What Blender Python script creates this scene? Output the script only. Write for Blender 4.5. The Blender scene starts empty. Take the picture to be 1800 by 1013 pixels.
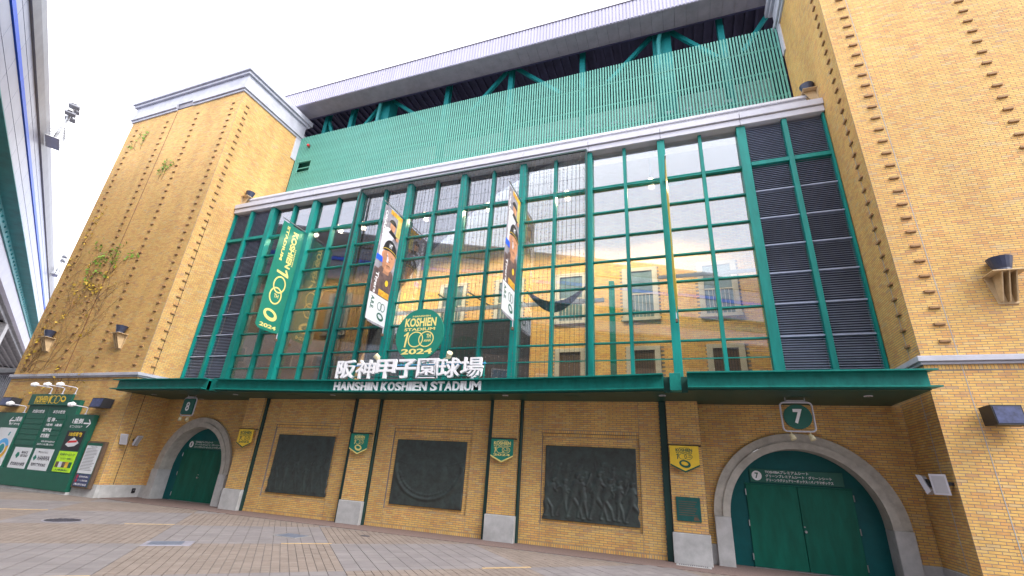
import bpy, math, random
import numpy as np
from mathutils import Matrix, Vector
rng = np.random.default_rng(7); random.seed(7)
R = math.radians
sc = bpy.context.scene
COL = sc.collection

# ------------------------------------------------------------------ camera
CAM = np.array([0.0, -13.269, 1.7])
YAW, PITCH, ROLL = -0.366928, 0.388544, -0.065138
def cam_axes():
    cy, sy = math.cos(YAW), math.sin(YAW)
    f = np.array([sy*math.cos(PITCH), cy*math.cos(PITCH), math.sin(PITCH)])
    r = np.array([cy, -sy, 0.0]); d = np.cross(f, r)
    r2 = math.cos(ROLL)*r + math.sin(ROLL)*d
    d2 = -math.sin(ROLL)*r + math.cos(ROLL)*d
    return r2, d2, f
CR, CD, CF = cam_axes()
cd = bpy.data.cameras.new('camera'); cam = bpy.data.objects.new('camera', cd); COL.objects.link(cam)
cd.sensor_width = 36; cd.lens = 16.0; cd.clip_end = 3000; cd.clip_start = 0.05
cam.matrix_world = Matrix(((CR[0], -CD[0], -CF[0], CAM[0]), (CR[1], -CD[1], -CF[1], CAM[1]), (CR[2], -CD[2], -CF[2], CAM[2]), (0, 0, 0, 1)))
sc.camera = cam

# ------------------------------------------------------------------ light
SUN_EL, SUN_AZ = 46, 113          # azimuth from +Y towards +X: the soft sun stands in front of the facade, to the right
w = bpy.data.worlds.new('World'); sc.world = w; w.use_nodes = True
nt = w.node_tree; nt.nodes.clear()
out = nt.nodes.new('ShaderNodeOutputWorld'); bg = nt.nodes.new('ShaderNodeBackground')
sky = nt.nodes.new('ShaderNodeTexSky'); sky.sky_type = 'NISHITA'; sky.sun_disc = False
sky.sun_elevation = R(SUN_EL); sky.sun_rotation = R(SUN_AZ); sky.dust_density = 6; sky.air_density = 1.0
hs = nt.nodes.new('ShaderNodeHueSaturation'); hs.inputs['Saturation'].default_value = 0.35
mx = nt.nodes.new('ShaderNodeMix'); mx.data_type = 'RGBA'; mx.inputs[0].default_value = 0.88
mx.inputs[7].default_value = (8.6, 8.7, 9.3, 1)       # even overcast cloud layer
nt.links.new(sky.outputs[0], hs.inputs['Color']); nt.links.new(hs.outputs[0], mx.inputs[6])
nt.links.new(mx.outputs[2], bg.inputs[0]); bg.inputs[1].default_value = 0.15
nt.links.new(bg.outputs[0], out.inputs[0])
sl = bpy.data.lights.new('sun', 'SUN'); sl.energy = 1.5; sl.angle = R(28); sl.color = (1, 0.95, 0.87)
sun = bpy.data.objects.new('sun', sl); COL.objects.link(sun)
sd = Vector((math.sin(R(SUN_AZ))*math.cos(R(SUN_EL)), math.cos(R(SUN_AZ))*math.cos(R(SUN_EL)), math.sin(R(SUN_EL))))
sun.rotation_euler = sd.to_track_quat('Z', 'Y').to_euler(); sun.location = (10, -20, 40)
sc.view_settings.view_transform = 'Standard'; sc.view_settings.look = 'None'
sc.view_settings.exposure = 1.28; sc.view_settings.gamma = 1
sc.render.engine = 'CYCLES'
sc.cycles.max_bounces = 8; sc.cycles.transparent_max_bounces = 24; sc.cycles.diffuse_bounces = 3; sc.cycles.glossy_bounces = 4

# ------------------------------------------------------------------ materials
def new_mat(name):
    m = bpy.data.materials.new(name); m.use_nodes = True
    n = m.node_tree.nodes; l = m.node_tree.links
    return m, n, l, n['Principled BSDF']
def mat(name, c, rough=0.6, var=0.12, scale=6.0, metal=0.0, bump=0.0, bscale=60.0, c2=None, stretch=None, spec=0.5):
    m, n, l, p = new_mat(name)
    p.inputs['Roughness'].default_value = rough; p.inputs['Metallic'].default_value = metal
    p.inputs['Specular IOR Level'].default_value = spec
    tc = n.new('ShaderNodeTexCoord'); vec = tc.outputs['Object']
    if stretch:
        mp = n.new('ShaderNodeMapping'); mp.inputs['Scale'].default_value = stretch
        l.new(vec, mp.inputs[0]); vec = mp.outputs[0]
    nz = n.new('ShaderNodeTexNoise'); nz.inputs['Scale'].default_value = scale; nz.inputs['Detail'].default_value = 6
    nz.inputs['Roughness'].default_value = 0.65
    l.new(vec, nz.inputs['Vector'])
    mxx = n.new('ShaderNodeMix'); mxx.data_type = 'RGBA'
    a = c; b = c2 if c2 else tuple(min(1, x*(1+2*var)) for x in c)
    a = tuple(x*(1-var) for x in c)
    mr = n.new('ShaderNodeMapRange'); mr.inputs[1].default_value = 0.3; mr.inputs[2].default_value = 0.7
    l.new(nz.outputs[0], mr.inputs[0]); l.new(mr.outputs[0], mxx.inputs[0])
    mxx.inputs[6].default_value = (*a, 1); mxx.inputs[7].default_value = (*b, 1)
    l.new(mxx.outputs[2], p.inputs['Base Color'])
    if bump > 0:
        n2 = n.new('ShaderNodeTexNoise'); n2.inputs['Scale'].default_value = bscale; n2.inputs['Detail'].default_value = 4
        l.new(tc.outputs['Object'], n2.inputs['Vector'])
        bp = n.new('ShaderNodeBump'); bp.inputs['Strength'].default_value = bump; bp.inputs['Distance'].default_value = 0.01
        l.new(n2.outputs[0], bp.inputs['Height']); l.new(bp.outputs[0], p.inputs['Normal'])
    return m
def emis(name, c, s):
    m, n, l, p = new_mat(name)
    p.inputs['Base Color'].default_value = (*c, 1); p.inputs['Emission Color'].default_value = (*c, 1); p.inputs['Emission Strength'].default_value = s
    return m
def brick_mat(name):
    """colour ramp over the per-brick tint plus firing mottling"""
    m, n, l, p = new_mat(name)
    p.inputs['Roughness'].default_value = 0.72; p.inputs['Specular IOR Level'].default_value = 0.3
    at = n.new('ShaderNodeAttribute'); at.attribute_name = 'tint'
    cr = n.new('ShaderNodeValToRGB'); e = cr.color_ramp
    cols = [(0.0, (.52, .34, .18)), (.08, (.62, .325, .12)), (.25, (.67, .38, .125)), (.55, (.70, .43, .135)), (.8, (.72, .47, .155)), (.93, (.66, .45, .19)), (1.0, (.58, .41, .22))]
    while len(e.elements) < len(cols): e.elements.new(0.5)
    for el, (pos, c) in zip(e.elements, cols): el.position = pos; el.color = (*c, 1)
    l.new(at.outputs['Fac'], cr.inputs[0])
    tc = n.new('ShaderNodeTexCoord')
    nz = n.new('ShaderNodeTexNoise'); nz.inputs['Scale'].default_value = 9; nz.inputs['Detail'].default_value = 7; nz.inputs['Roughness'].default_value = .7
    ge = n.new('ShaderNodeNewGeometry'); l.new(ge.outputs['Position'], nz.inputs['Vector'])
    mr = n.new('ShaderNodeMapRange'); mr.inputs[1].default_value = .3; mr.inputs[2].default_value = .7; mr.inputs[3].default_value = .86; mr.inputs[4].default_value = 1.08
    l.new(nz.outputs[0], mr.inputs[0])
    big = n.new('ShaderNodeTexNoise'); big.inputs['Scale'].default_value = .9; big.inputs['Detail'].default_value = 6
    mp = n.new('ShaderNodeMapping'); mp.inputs['Scale'].default_value = (1.3, 1.3, .28); l.new(ge.outputs['Position'], mp.inputs[0]); l.new(mp.outputs[0], big.inputs['Vector'])
    mr2 = n.new('ShaderNodeMapRange'); mr2.inputs[1].default_value = .35; mr2.inputs[2].default_value = .65; mr2.inputs[3].default_value = .86; mr2.inputs[4].default_value = 1.08
    l.new(big.outputs[0], mr2.inputs[0])
    mu = n.new('ShaderNodeMath'); mu.operation = 'MULTIPLY'; l.new(mr.outputs[0], mu.inputs[0]); l.new(mr2.outputs[0], mu.inputs[1])
    vm = n.new('ShaderNodeVectorMath'); vm.operation = 'SCALE'; l.new(cr.outputs[0], vm.inputs[0]); l.new(mu.outputs[0], vm.inputs['Scale'])
    l.new(vm.outputs[0], p.inputs['Base Color'])
    bp = n.new('ShaderNodeBump'); bp.inputs['Strength'].default_value = .2; bp.inputs['Distance'].default_value = .004
    n2 = n.new('ShaderNodeTexNoise'); n2.inputs['Scale'].default_value = 70; l.new(ge.outputs['Position'], n2.inputs['Vector'])
    l.new(n2.outputs[0], bp.inputs['Height']); l.new(bp.outputs[0], p.inputs['Normal'])
    return m
def paver_mat(name, a, b, c):
    m, n, l, p = new_mat(name)
    p.inputs['Roughness'].default_value = 0.8; p.inputs['Specular IOR Level'].default_value = .35
    at = n.new('ShaderNodeAttribute'); at.attribute_name = 'tint'
    cr = n.new('ShaderNodeValToRGB'); e = cr.color_ramp; e.elements.new(.5)
    for el, pos, cc in zip(e.elements, (0, .5, 1), (a, b, c)): el.position = pos; el.color = (*cc, 1)
    l.new(at.outputs['Fac'], cr.inputs[0])
    ge = n.new('ShaderNodeNewGeometry')
    nz = n.new('ShaderNodeTexNoise'); nz.inputs['Scale'].default_value = 1.3; nz.inputs['Detail'].default_value = 9; nz.inputs['Roughness'].default_value = .7
    l.new(ge.outputs['Position'], nz.inputs['Vector'])
    mr = n.new('ShaderNodeMapRange'); mr.inputs[1].default_value = .3; mr.inputs[2].default_value = .7; mr.inputs[3].default_value = .84; mr.inputs[4].default_value = 1.10
    l.new(nz.outputs[0], mr.inputs[0])
    vo = n.new('ShaderNodeTexVoronoi'); vo.inputs['Scale'].default_value = 2.6; l.new(ge.outputs['Position'], vo.inputs['Vector'])
    m3 = n.new('ShaderNodeMapRange'); m3.inputs[1].default_value = .05; m3.inputs[2].default_value = .085; m3.inputs[3].default_value = .72; m3.inputs[4].default_value = 1.0
    l.new(vo.outputs['Distance'], m3.inputs[0]); mm = n.new('ShaderNodeMath'); mm.operation = 'MULTIPLY'; l.new(mr.outputs[0], mm.inputs[0]); l.new(m3.outputs[0], mm.inputs[1])
    vm = n.new('ShaderNodeVectorMath'); vm.operation = 'SCALE'; l.new(cr.outputs[0], vm.inputs[0]); l.new(mm.outputs[0], vm.inputs['Scale'])
    l.new(vm.outputs[0], p.inputs['Base Color'])
    return m
def glass_mat(name, f0=.2, tint=(.86, .92, .92)):
    m, n, l, p = new_mat(name); n.remove(p)
    o = [x for x in n if x.type == 'OUTPUT_MATERIAL'][0]
    g = n.new('ShaderNodeBsdfGlossy'); g.inputs['Roughness'].default_value = .012; g.inputs['Color'].default_value = (.93, .93, 1, 1)
    t = n.new('ShaderNodeBsdfTransparent'); t.inputs['Color'].default_value = (*tint, 1)
    lw = n.new('ShaderNodeLayerWeight'); lw.inputs['Blend'].default_value = .35
    mr = n.new('ShaderNodeMapRange'); mr.inputs[3].default_value = f0; mr.inputs[4].default_value = .95; l.new(lw.outputs['Fresnel'], mr.inputs[0])
    ms = n.new('ShaderNodeMixShader'); l.new(mr.outputs[0], ms.inputs[0]); l.new(t.outputs[0], ms.inputs[1]); l.new(g.outputs[0], ms.inputs[2])
    l.new(ms.outputs[0], o.inputs[0])
    return m

M = {}
M['brick'] = brick_mat('brick')
M['mortar'] = mat('mortar', (.19, .165, .15), .9, .2, 3)
M['tooth'] = mat('tooth', (.26, .15, .07), .8, .25, 12)
M['concrete'] = mat('concrete', (.40, .40, .405), .8, .14, 3, bump=.25, bscale=40)
M['stone'] = mat('stone', (.42, .43, .50), .7, .10, 2.0, bump=.15, bscale=30)
M['arch'] = mat('arch', (.38, .36, .325), .8, .16, 4, bump=.25, bscale=50)
M['steel'] = mat('steel', (.003, .205, .180), .45, .16, 2.2, spec=.3, stretch=(2, 2, .35))
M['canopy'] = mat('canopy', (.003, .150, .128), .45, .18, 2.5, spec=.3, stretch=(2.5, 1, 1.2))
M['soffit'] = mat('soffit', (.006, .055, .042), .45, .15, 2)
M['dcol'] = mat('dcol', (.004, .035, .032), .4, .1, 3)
M['slat'] = mat('slat', (.105, .345, .285), .5, .08, 2)
M['door'] = mat('door', (.002, .095, .066), .5, .20, 2.2, spec=.25, stretch=(2, 2, .5))
M['doorblue'] = mat('doorblue', (.002, .085, .092), .5, .12, 2.2, spec=.25)
M['louvre'] = mat('louvre', (.30, .34, .46), .5, .12, 3)
M['dark'] = mat('dark', (.012, .014, .02), .7, .2, 4)
M['white'] = mat('white', (.52, .52, .59), .5, .05, 3)
M['letter'] = mat('letter', (.78, .78, .82), .45, .05, 3)
M['fascia'] = mat('fascia', (.40, .39, .50), .5, .06, 1.5, stretch=(1, 1, .2))
M['grey'] = mat('grey', (.22, .21, .25), .6, .12, 2)
M['roofdark'] = mat('roofdark', (.035, .035, .085), .7, .2, 1.5)
M['trusses'] = mat('trusses', (.008, .24, .25), .5, .12, 2)
M['pipe'] = mat('pipe', (.05, .33, .34), .5, .1, 2)
M['bronze'] = mat('bronze', (.058, .060, .060), .42, .35, 4, metal=.25, bump=.4, bscale=45, c2=(.060, .085, .080))
M['plaque'] = mat('plaque', (.004, .075, .07), .4, .15, 6)
M['gold'] = mat('gold', (.74, .50, .035), .5, .06, 5)
M['goldtxt'] = mat('goldtxt', (.78, .66, .22), .5, .04, 5)
M['green'] = mat('green', (.006, .185, .13), .5, .06, 3)
M['bgreen'] = mat('bgreen', (.004, .085, .055), .5, .08, 3)
M['signgreen'] = mat('signgreen', (.005, .10, .075), .45, .08, 3)
M['black'] = mat('black', (.012, .012, .016), .5, .1, 4)
M['navy'] = mat('navy', (.035, .045, .11), .45, .4, 9)
M['beige'] = mat('beige', (.48, .35, .20), .6, .12, 6)
M['lampdark'] = mat('lampdark', (.035, .045, .085), .4, .15, 5)
M['cream'] = mat('cream', (.62, .56, .36), .5, .08, 8)
M['steelgrey'] = mat('steelgrey', (.35, .36, .38), .35, .08, 5, metal=.6)
M['glass'] = glass_mat('glass', .115)
M['lens'] = mat('lens', (.42, .42, .46), .15, .05, 4)
M['intwhite'] = mat('intwhite', (.62, .62, .66), .7, .05, 2)
M['rearwall'] = mat('rearwall', (.28, .36, .34), .7, .25, .6)
M['intframe'] = mat('intframe', (.40, .38, .36), .7, .1, 3)
M['intdark'] = mat('intdark', (.03, .035, .06), .5, .2, 3)
M['intpane'] = mat('intpane', (.10, .15, .18), .12, .3, 2)
M['warmlamp'] = emis('warmlamp', (1, .72, .38), 14)
M['coollamp'] = emis('coollamp', (.95, .97, 1), 6)
M['paper'] = mat('paper', (.62, .64, .68), .6, .05, 3)
M['ink'] = mat('ink', (.06, .06, .08), .6, .05, 3)
M['blue'] = mat('blue', (.01, .10, .72), .5, .08, 3)
M['lime'] = mat('lime', (.42, .72, .015), .55, .12, 9)
M['skyblue'] = mat('skyblue', (.08, .35, .70), .5, .08, 3)
M['red'] = mat('red', (.55, .02, .025), .5, .08, 3)
M['brown'] = mat('brown', (.11, .07, .045), .6, .15, 5)
M['skin'] = mat('skin', (.52, .25, .14), .6, .12, 8)
M['orange'] = mat('orange', (.80, .20, .02), .6, .5, 6, c2=(.9, .62, .06))
M['smoke'] = mat('smoke', (.06, .055, .065), .6, .5, 4, c2=(.20, .12, .11))
M['backdrop'] = mat('backdrop', (.20, .19, .23), .6, .4, 3, c2=(.42, .40, .46))
M['tan'] = mat('tan', (.40, .19, .11), .6, .12, 8)
M['yellow'] = mat('yellow', (.48, .42, .12), .6, .3, 4)
M['jersey'] = mat('jersey', (.55, .55, .62), .6, .12, 7)
M['panel'] = mat('panel', (.27, .30, .42), .4, .06, 1.2)
M['panelgrey'] = mat('panelgrey', (.20, .21, .25), .5, .1, 1.2)
M['girder'] = mat('girder', (.008, .20, .23), .5, .2, 1.2)
M['girderlight'] = mat('girderlight', (.42, .44, .56), .4, .08, .8)
M['under'] = mat('under', (.20, .21, .23), .7, .2, .8)
M['ground'] = mat('ground', (.20, .17, .165), .9, .18, 1.5, bump=.2, bscale=30)
M['apron'] = mat('apron', (.165, .115, .105), .85, .25, 26, bump=.3, bscale=90)
M['joint'] = mat('joint', (.14, .125, .12), .95, .15, 5)
M['pgrey'] = paver_mat('pgrey', (.182, .164, .168), (.195, .176, .179), (.208, .189, .190))
M['ptan'] = paver_mat('ptan', (.195, .157, .136), (.210, .170, .148), (.226, .186, .163))
M['tactile'] = mat('tactile', (.42, .29, .14), .7, .15, 8)
M['iron'] = mat('iron', (.055, .055, .075), .5, .3, 20, metal=.3)
M['coverrim'] = mat('coverrim', (.20, .19, .18), .7, .1, 6)
M['ironblue'] = mat('ironblue', (.11, .125, .165), .5, .2, 12)
M['vine'] = mat('vine', (.13, .085, .05), .9, .2, 10)
M['leafg'] = mat('leafg', (.14, .26, .025), .6, .3, 20)
M['leafy'] = mat('leafy', (.42, .28, .03), .6, .3, 20)
M['rustjoint'] = mat('rustjoint', (.22, .10, .045), .8, .2, 4)
M['greyjoint'] = mat('greyjoint', (.30, .32, .34), .8, .1, 4)
M['net'] = mat('net', (.04, .045, .06), .6, .2, 9)
M['bead'] = mat('bead', (.10, .09, .085), .5, .2, 9)

# ------------------------------------------------------------------ mesh helpers
class MB:
    def __init__(s): s.v = []; s.f = []
    def add(s, v, f):
        b = len(s.v); s.v.extend([tuple(map(float, p)) for p in v]); s.f.extend([tuple(b+i for i in q) for q in f]); return s
    def box(s, x0, x1, y0, y1, z0, z1):
        return s.add([(x0,y0,z0),(x1,y0,z0),(x1,y1,z0),(x0,y1,z0),(x0,y0,z1),(x1,y0,z1),(x1,y1,z1),(x0,y1,z1)],
                     [(0,3,2,1),(4,5,6,7),(0,1,5,4),(1,2,6,5),(2,3,7,6),(3,0,4,7)])
    def bbox(s, x0, x1, y0, y1, z0, z1, b=.01):
        """box with chamfered front/upper edges (all twelve edges, cheap: three stretched boxes hull)"""
        V = []; 
        for (ax, ay, az) in ((0,b,b),(b,0,b),(b,b,0)):
            for z in (z0+az, z1-az):
                for y in (y0+ay, y1-ay):
                    for x in (x0+ax, x1-ax): V.append((x,y,z))
        F = [(0,4,6,2),(1,3,7,5),(8,9,13,12),(10,14,15,11),(16,18,19,17),(20,21,23,22)]
        def q(*a): F.append(a)
        for k in (0, 1):     # edges along z, y, x
            pass
        X=lambda sx,sy,sz: sx+2*sy+4*sz; Yv=lambda sx,sy,sz: 8+sx+2*sy+4*sz; Zv=lambda sx,sy,sz: 16+sx+2*sy+4*sz
        for sx in (0,1):
            for sy in (0,1): q(X(sx,sy,0),X(sx,sy,1),Yv(sx,sy,1),Yv(sx,sy,0))
        for sx in (0,1):
            for sz in (0,1): q(X(sx,0,sz),X(sx,1,sz),Zv(sx,1,sz),Zv(sx,0,sz))
        for sy in (0,1):
            for sz in (0,1): q(Yv(0,sy,sz),Yv(1,sy,sz),Zv(1,sy,sz),Zv(0,sy,sz))
        for sx in (0,1):
            for sy in (0,1):
                for sz in (0,1): q(X(sx,sy,sz),Yv(sx,sy,sz),Zv(sx,sy,sz))
        return s.add(V, F)
    def bar(s, p0, p1, w, h, up=(0,0,1)):
        p0 = np.array(p0, float); p1 = np.array(p1, float); d = p1-p0; d /= np.linalg.norm(d)
        u = np.cross(d, up)
        if np.linalg.norm(u) < 1e-6: u = np.cross(d, (0,1,0))
        u /= np.linalg.norm(u); v = np.cross(u, d)
        V = [p+su*u*w/2+sv*v*h/2 for p in (p0,p1) for su,sv in ((-1,-1),(1,-1),(1,1),(-1,1))]
        return s.add(V, [(0,1,2,3),(7,6,5,4),(0,4,5,1),(1,5,6,2),(2,6,7,3),(3,7,4,0)])
    def tube(s, pts, r, n=8):
        pts = [np.array(p, float) for p in pts]; rs = r if isinstance(r, (list, tuple)) else [r]*len(pts)
        V = []; F = []; prev = None
        for i, p in enumerate(pts):
            d = pts[min(i+1, len(pts)-1)]-pts[max(i-1, 0)]; d = d/ (np.linalg.norm(d)+1e-9)
            if prev is None:
                a = np.array((0,0,1.)) if abs(d[2]) < .9 else np.array((1.,0,0)); u = np.cross(d, a)
            else: u = prev-d*(prev@d)
            u /= np.linalg.norm(u); prev = u; v = np.cross(d, u)
            for k in range(n):
                t = 2*math.pi*k/n; V.append(p+rs[i]*(math.cos(t)*u+math.sin(t)*v))
        for i in range(len(pts)-1):
            for k in range(n): F.append((i*n+k, i*n+(k+1)%n, (i+1)*n+(k+1)%n, (i+1)*n+k))
        F.append(tuple(range(n))[::-1]); F.append(tuple((len(pts)-1)*n+k for k in range(n)))
        return s.add(V, F)
    def prism(s, poly, fr, d0, d1):
        """poly (u,v) counter-clockwise, extruded between d0 and d1 along the frame normal"""
        n = len(poly); V = [fr(u, v, d0) for u, v in poly]+[fr(u, v, d1) for u, v in poly]
        F = [tuple(range(n))[::-1], tuple(range(n, 2*n))]+[(i, (i+1)%n, n+(i+1)%n, n+i) for i in range(n)]
        return s.add(V, F)
    def flat(s, poly, fr, d):
        return s.add([fr(u, v, d) for u, v in poly], [tuple(range(len(poly)))])
    def ring(s, cu, cv, ru, rv, wd, fr, d, n=36, a0=0, a1=2*math.pi):
        V = []; F = []
        for k in range(n+1):
            t = a0+(a1-a0)*k/n
            V += [fr(cu+ru*math.cos(t), cv+rv*math.sin(t), d), fr(cu+(ru-wd)*math.cos(t), cv+(rv-wd)*math.sin(t), d)]
        for k in range(n): F.append((2*k, 2*k+2, 2*k+3, 2*k+1))
        return s.add(V, F)
    def mesh(s, name, m=None, smooth=False):
        me = bpy.data.meshes.new(name); me.from_pydata(s.v, [], s.f); me.update()
        if m: me.materials.append(M[m])
        if smooth:
            for p in me.polygons: p.use_smooth = True
        return me
    def build(s, name, m, parent=None, smooth=False, **kw):
        return link(name, s.mesh(name, m, smooth), parent, **kw)
def link(name, data, parent=None, label=None, cat=None, group=None, kind=None, loc=None):
    o = bpy.data.objects.new(name, data); COL.objects.link(o)
    if parent is not None: o.parent = parent
    if loc is not None: o.location = loc
    if label: o['label'] = label
    if cat: o['category'] = cat
    if group: o['group'] = group
    if kind: o['kind'] = kind
    return o
def thing(name, label, cat, group=None, loc=(0, 0, 0)):
    return link(name, None, None, label, cat, group, None, loc)
def frame(o, U, V, N):
    o, U, V, N = (np.array(a, float) for a in (o, U, V, N))
    return lambda u, v, d: o+U*u+V*v+N*d
def front(y=0.0, ox=0.0, oz=0.0): return frame((ox, y, oz), (1,0,0), (0,0,1), (0,-1,0))     # faces the camera side
def right(x=0.0): return frame((x, 0, 0), (0,1,0), (0,0,1), (1,0,0))                          # faces +X
def left(x=0.0): return frame((x, 0, 0), (0,-1,0), (0,0,1), (-1,0,0))                         # faces -X

# text: the default typeface, turned into mesh and fitted into a box
_tc = {}
def text_data(body, bold=0.0, extrude=0.0):
    key = (body, bold, extrude)
    if key in _tc: return _tc[key]
    c = bpy.data.curves.new('lettering', 'FONT'); c.body = body; c.offset = bold; c.extrude = extrude; c.resolution_u = 3
    o = bpy.data.objects.new('lettering', c); COL.objects.link(o); bpy.context.view_layer.update()
    ev = o.evaluated_get(bpy.context.evaluated_depsgraph_get()); me = ev.to_mesh()
    v = np.array([p.co[:] for p in me.vertices]); f = [tuple(p.vertices) for p in me.polygons]
    ev.to_mesh_clear(); bpy.data.objects.remove(o); bpy.data.curves.remove(c)
    if len(v):
        lo = v.min(0); hi = v.max(0); sp = np.where(hi-lo > 1e-6, hi-lo, 1); v = (v-lo)/sp; v[:, 2] = v[:, 2] if extrude else 0
    _tc[key] = (v, f); return v, f
def put(mb, body, u0, v0, u1, v1, fr, d, bold=0.02, thick=0.0):
    v, f = text_data(body, bold, .1 if thick else 0.0)
    P = [fr(u0+(u1-u0)*a, v0+(v1-v0)*b, d+thick*c) for a, b, c in v]
    return mb.add(P, f)

# boxes in bulk (bricks, pavers): centre, half size along a frame; five faces each, front slightly bevelled
def bulk(name, m, parent, C, H, U, V, N, depth, tint, kind='stuff', inset=.0012):
    n = len(C); C = np.asarray(C); H = np.asarray(H)
    P = np.zeros((n, 8, 3)); sg = [(-1,-1),(1,-1),(1,1),(-1,1)]
    for k, (a, b) in enumerate(sg):
        P[:, k] = C+a*H[:, 0:1]*U+b*H[:, 1:2]*V-depth*N
        P[:, 4+k] = C+a*(H[:, 0:1]-inset)*U+b*(H[:, 1:2]-inset)*V
    q = np.array([(4,5,6,7),(0,1,5,4),(1,2,6,5),(2,3,7,6),(3,0,4,7)])
    F = (np.arange(n)[:, None, None]*8+q[None]).reshape(-1, 4)
    me = bpy.data.meshes.new(name); me.vertices.add(n*8); me.vertices.foreach_set('co', P.reshape(-1))
    me.loops.add(len(F)*4); me.loops.foreach_set('vertex_index', F.reshape(-1).astype(np.int32))
    me.polygons.add(len(F)); me.polygons.foreach_set('loop_start', np.arange(0, len(F)*4, 4, dtype=np.int32))
    me.update(calc_edges=True); me.validate(); me.shade_flat()
    at = me.attributes.new('tint', 'FLOAT', 'POINT'); at.data.foreach_set('value', np.repeat(np.asarray(tint, float), 8))
    me.materials.append(M[m])
    return link(name, me, parent, kind=kind)
BW, BH, JT = .205, .055, .0085
def brick_rect(fr, u0, u1, v0, v1, hole=None, header=False, bw=BW, bh=BH, d=0.0):
    """bricks in running bond on the rectangle, clipped at its edges -> list of (centre, hu, hv, full)"""
    out = []
    if header:
        n = max(1, int(round((u1-u0)/.062))); s = (u1-u0)/n
        for i in range(n): out.append(((u0+(i+.5)*s, (v0+v1)/2), s/2-JT/2, (v1-v0)/2-JT/2, False))
    else:
        for k in range(int(math.floor(v0/bh+1e-6)), int(math.ceil(v1/bh-1e-6))):
            a, b = max(v0, k*bh), min(v1, (k+1)*bh)
            if b-a < .02: continue
            off = (.5*bw if k % 2 else 0)
            i0 = math.floor((u0-off)/bw)
            while i0*bw+off < u1:
                c0, c1 = max(u0, i0*bw+off), min(u1, (i0+1)*bw+off); i0 += 1
                if c1-c0 < .025: continue
                if hole and hole(c0, c1, a, b): continue
                out.append((((c0+c1)/2, (a+b)/2), (c1-c0)/2-JT/2, (b-a)/2-JT/2, c1-c0 > bw-1e-4 and b-a > bh-1e-4))
    o = fr(0, 0, 0); U = fr(1, 0, 0)-o; V = fr(0, 1, 0)-o; N = fr(0, 0, 1)-o
    return [(fr(c[0], c[1], d+rng.normal(0, .0004)), hu, hv, full, U, V, N) for c, hu, hv, full in out]
def proj_size(p):
    q = p-CAM; z = q@CF
    if z <= .3: return 0
    x = 900+799.7*(q@CR)/z; y = 506.5+799.7*(q@CD)/z
    if not (6 < x < 1794 and 6 < y < 1007): return 0
    return 1/z
_bv = []
def lay_bricks(parent, bricks, single=0, visible=None):
    """the bricks of one wall: the `single` ones that show largest as objects of their own, the rest joined"""
    t = np.clip(rng.beta(1.6, 1.6, len(bricks)), 0, 1)
    idx = set()
    if single:
        sc_ = [(proj_size(b[0]) if b[3] and (visible is None or visible(b[0])) else 0, i) for i, b in enumerate(bricks)]
        idx = {i for s, i in sorted(sc_, reverse=True)[:single] if s > 0}
        if not _bv:
            for k in range(10):
                h = BW/2-JT/2, BH/2-JT/2; i_ = .0012; D = .022
                V = [(a*h[0], D, b*h[1]) for a, b in ((-1,-1),(1,-1),(1,1),(-1,1))]+[(a*(h[0]-i_), 0, b*(h[1]-i_)) for a, b in ((-1,-1),(1,-1),(1,1),(-1,1))]
                me = bpy.data.meshes.new('brick'); me.from_pydata(V, [], [(4,5,6,7),(0,1,5,4),(1,2,6,5),(2,3,7,6),(3,0,4,7)]); me.update()
                at = me.attributes.new('tint', 'FLOAT', 'POINT'); at.data.foreach_set('value', np.full(8, (k+.5)/10))
                me.materials.append(M['brick']); _bv.append(me)
        for i in idx:
            b = bricks[i]; o = link('brick', _bv[min(9, int(t[i]*10))], parent, loc=tuple(b[0]))
            N = b[6]
            if abs(N[0]) > .5: o.rotation_euler = (0, 0, R(90) if N[0] > 0 else R(-90))
    groups = {}
    for i, b in enumerate(bricks):
        if i in idx: continue
        groups.setdefault(tuple(np.round(b[6], 2)), []).append(i)
    Cs, Hs = [], []
    first = None
    for key, ids in groups.items():
        b0 = bricks[ids[0]]
        bulk('brickwork', 'brick', parent, [bricks[i][0] for i in ids], [(bricks[i][1], bricks[i][2]) for i in ids], b0[4], b0[5], b0[6], .022, t[ids])

# ------------------------------------------------------------------ key planes (metres; X along the facade, Y into the building)
XL, XR = -20.4, 4.95          # inner faces of the two towers
YT = -1.2                     # tower fronts
YG = 0.62                     # glass
YB = 0.35                     # arch bay walls
ZS = 3.78                     # canopy soffit
CX = -7.67
exec_order = []

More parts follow.
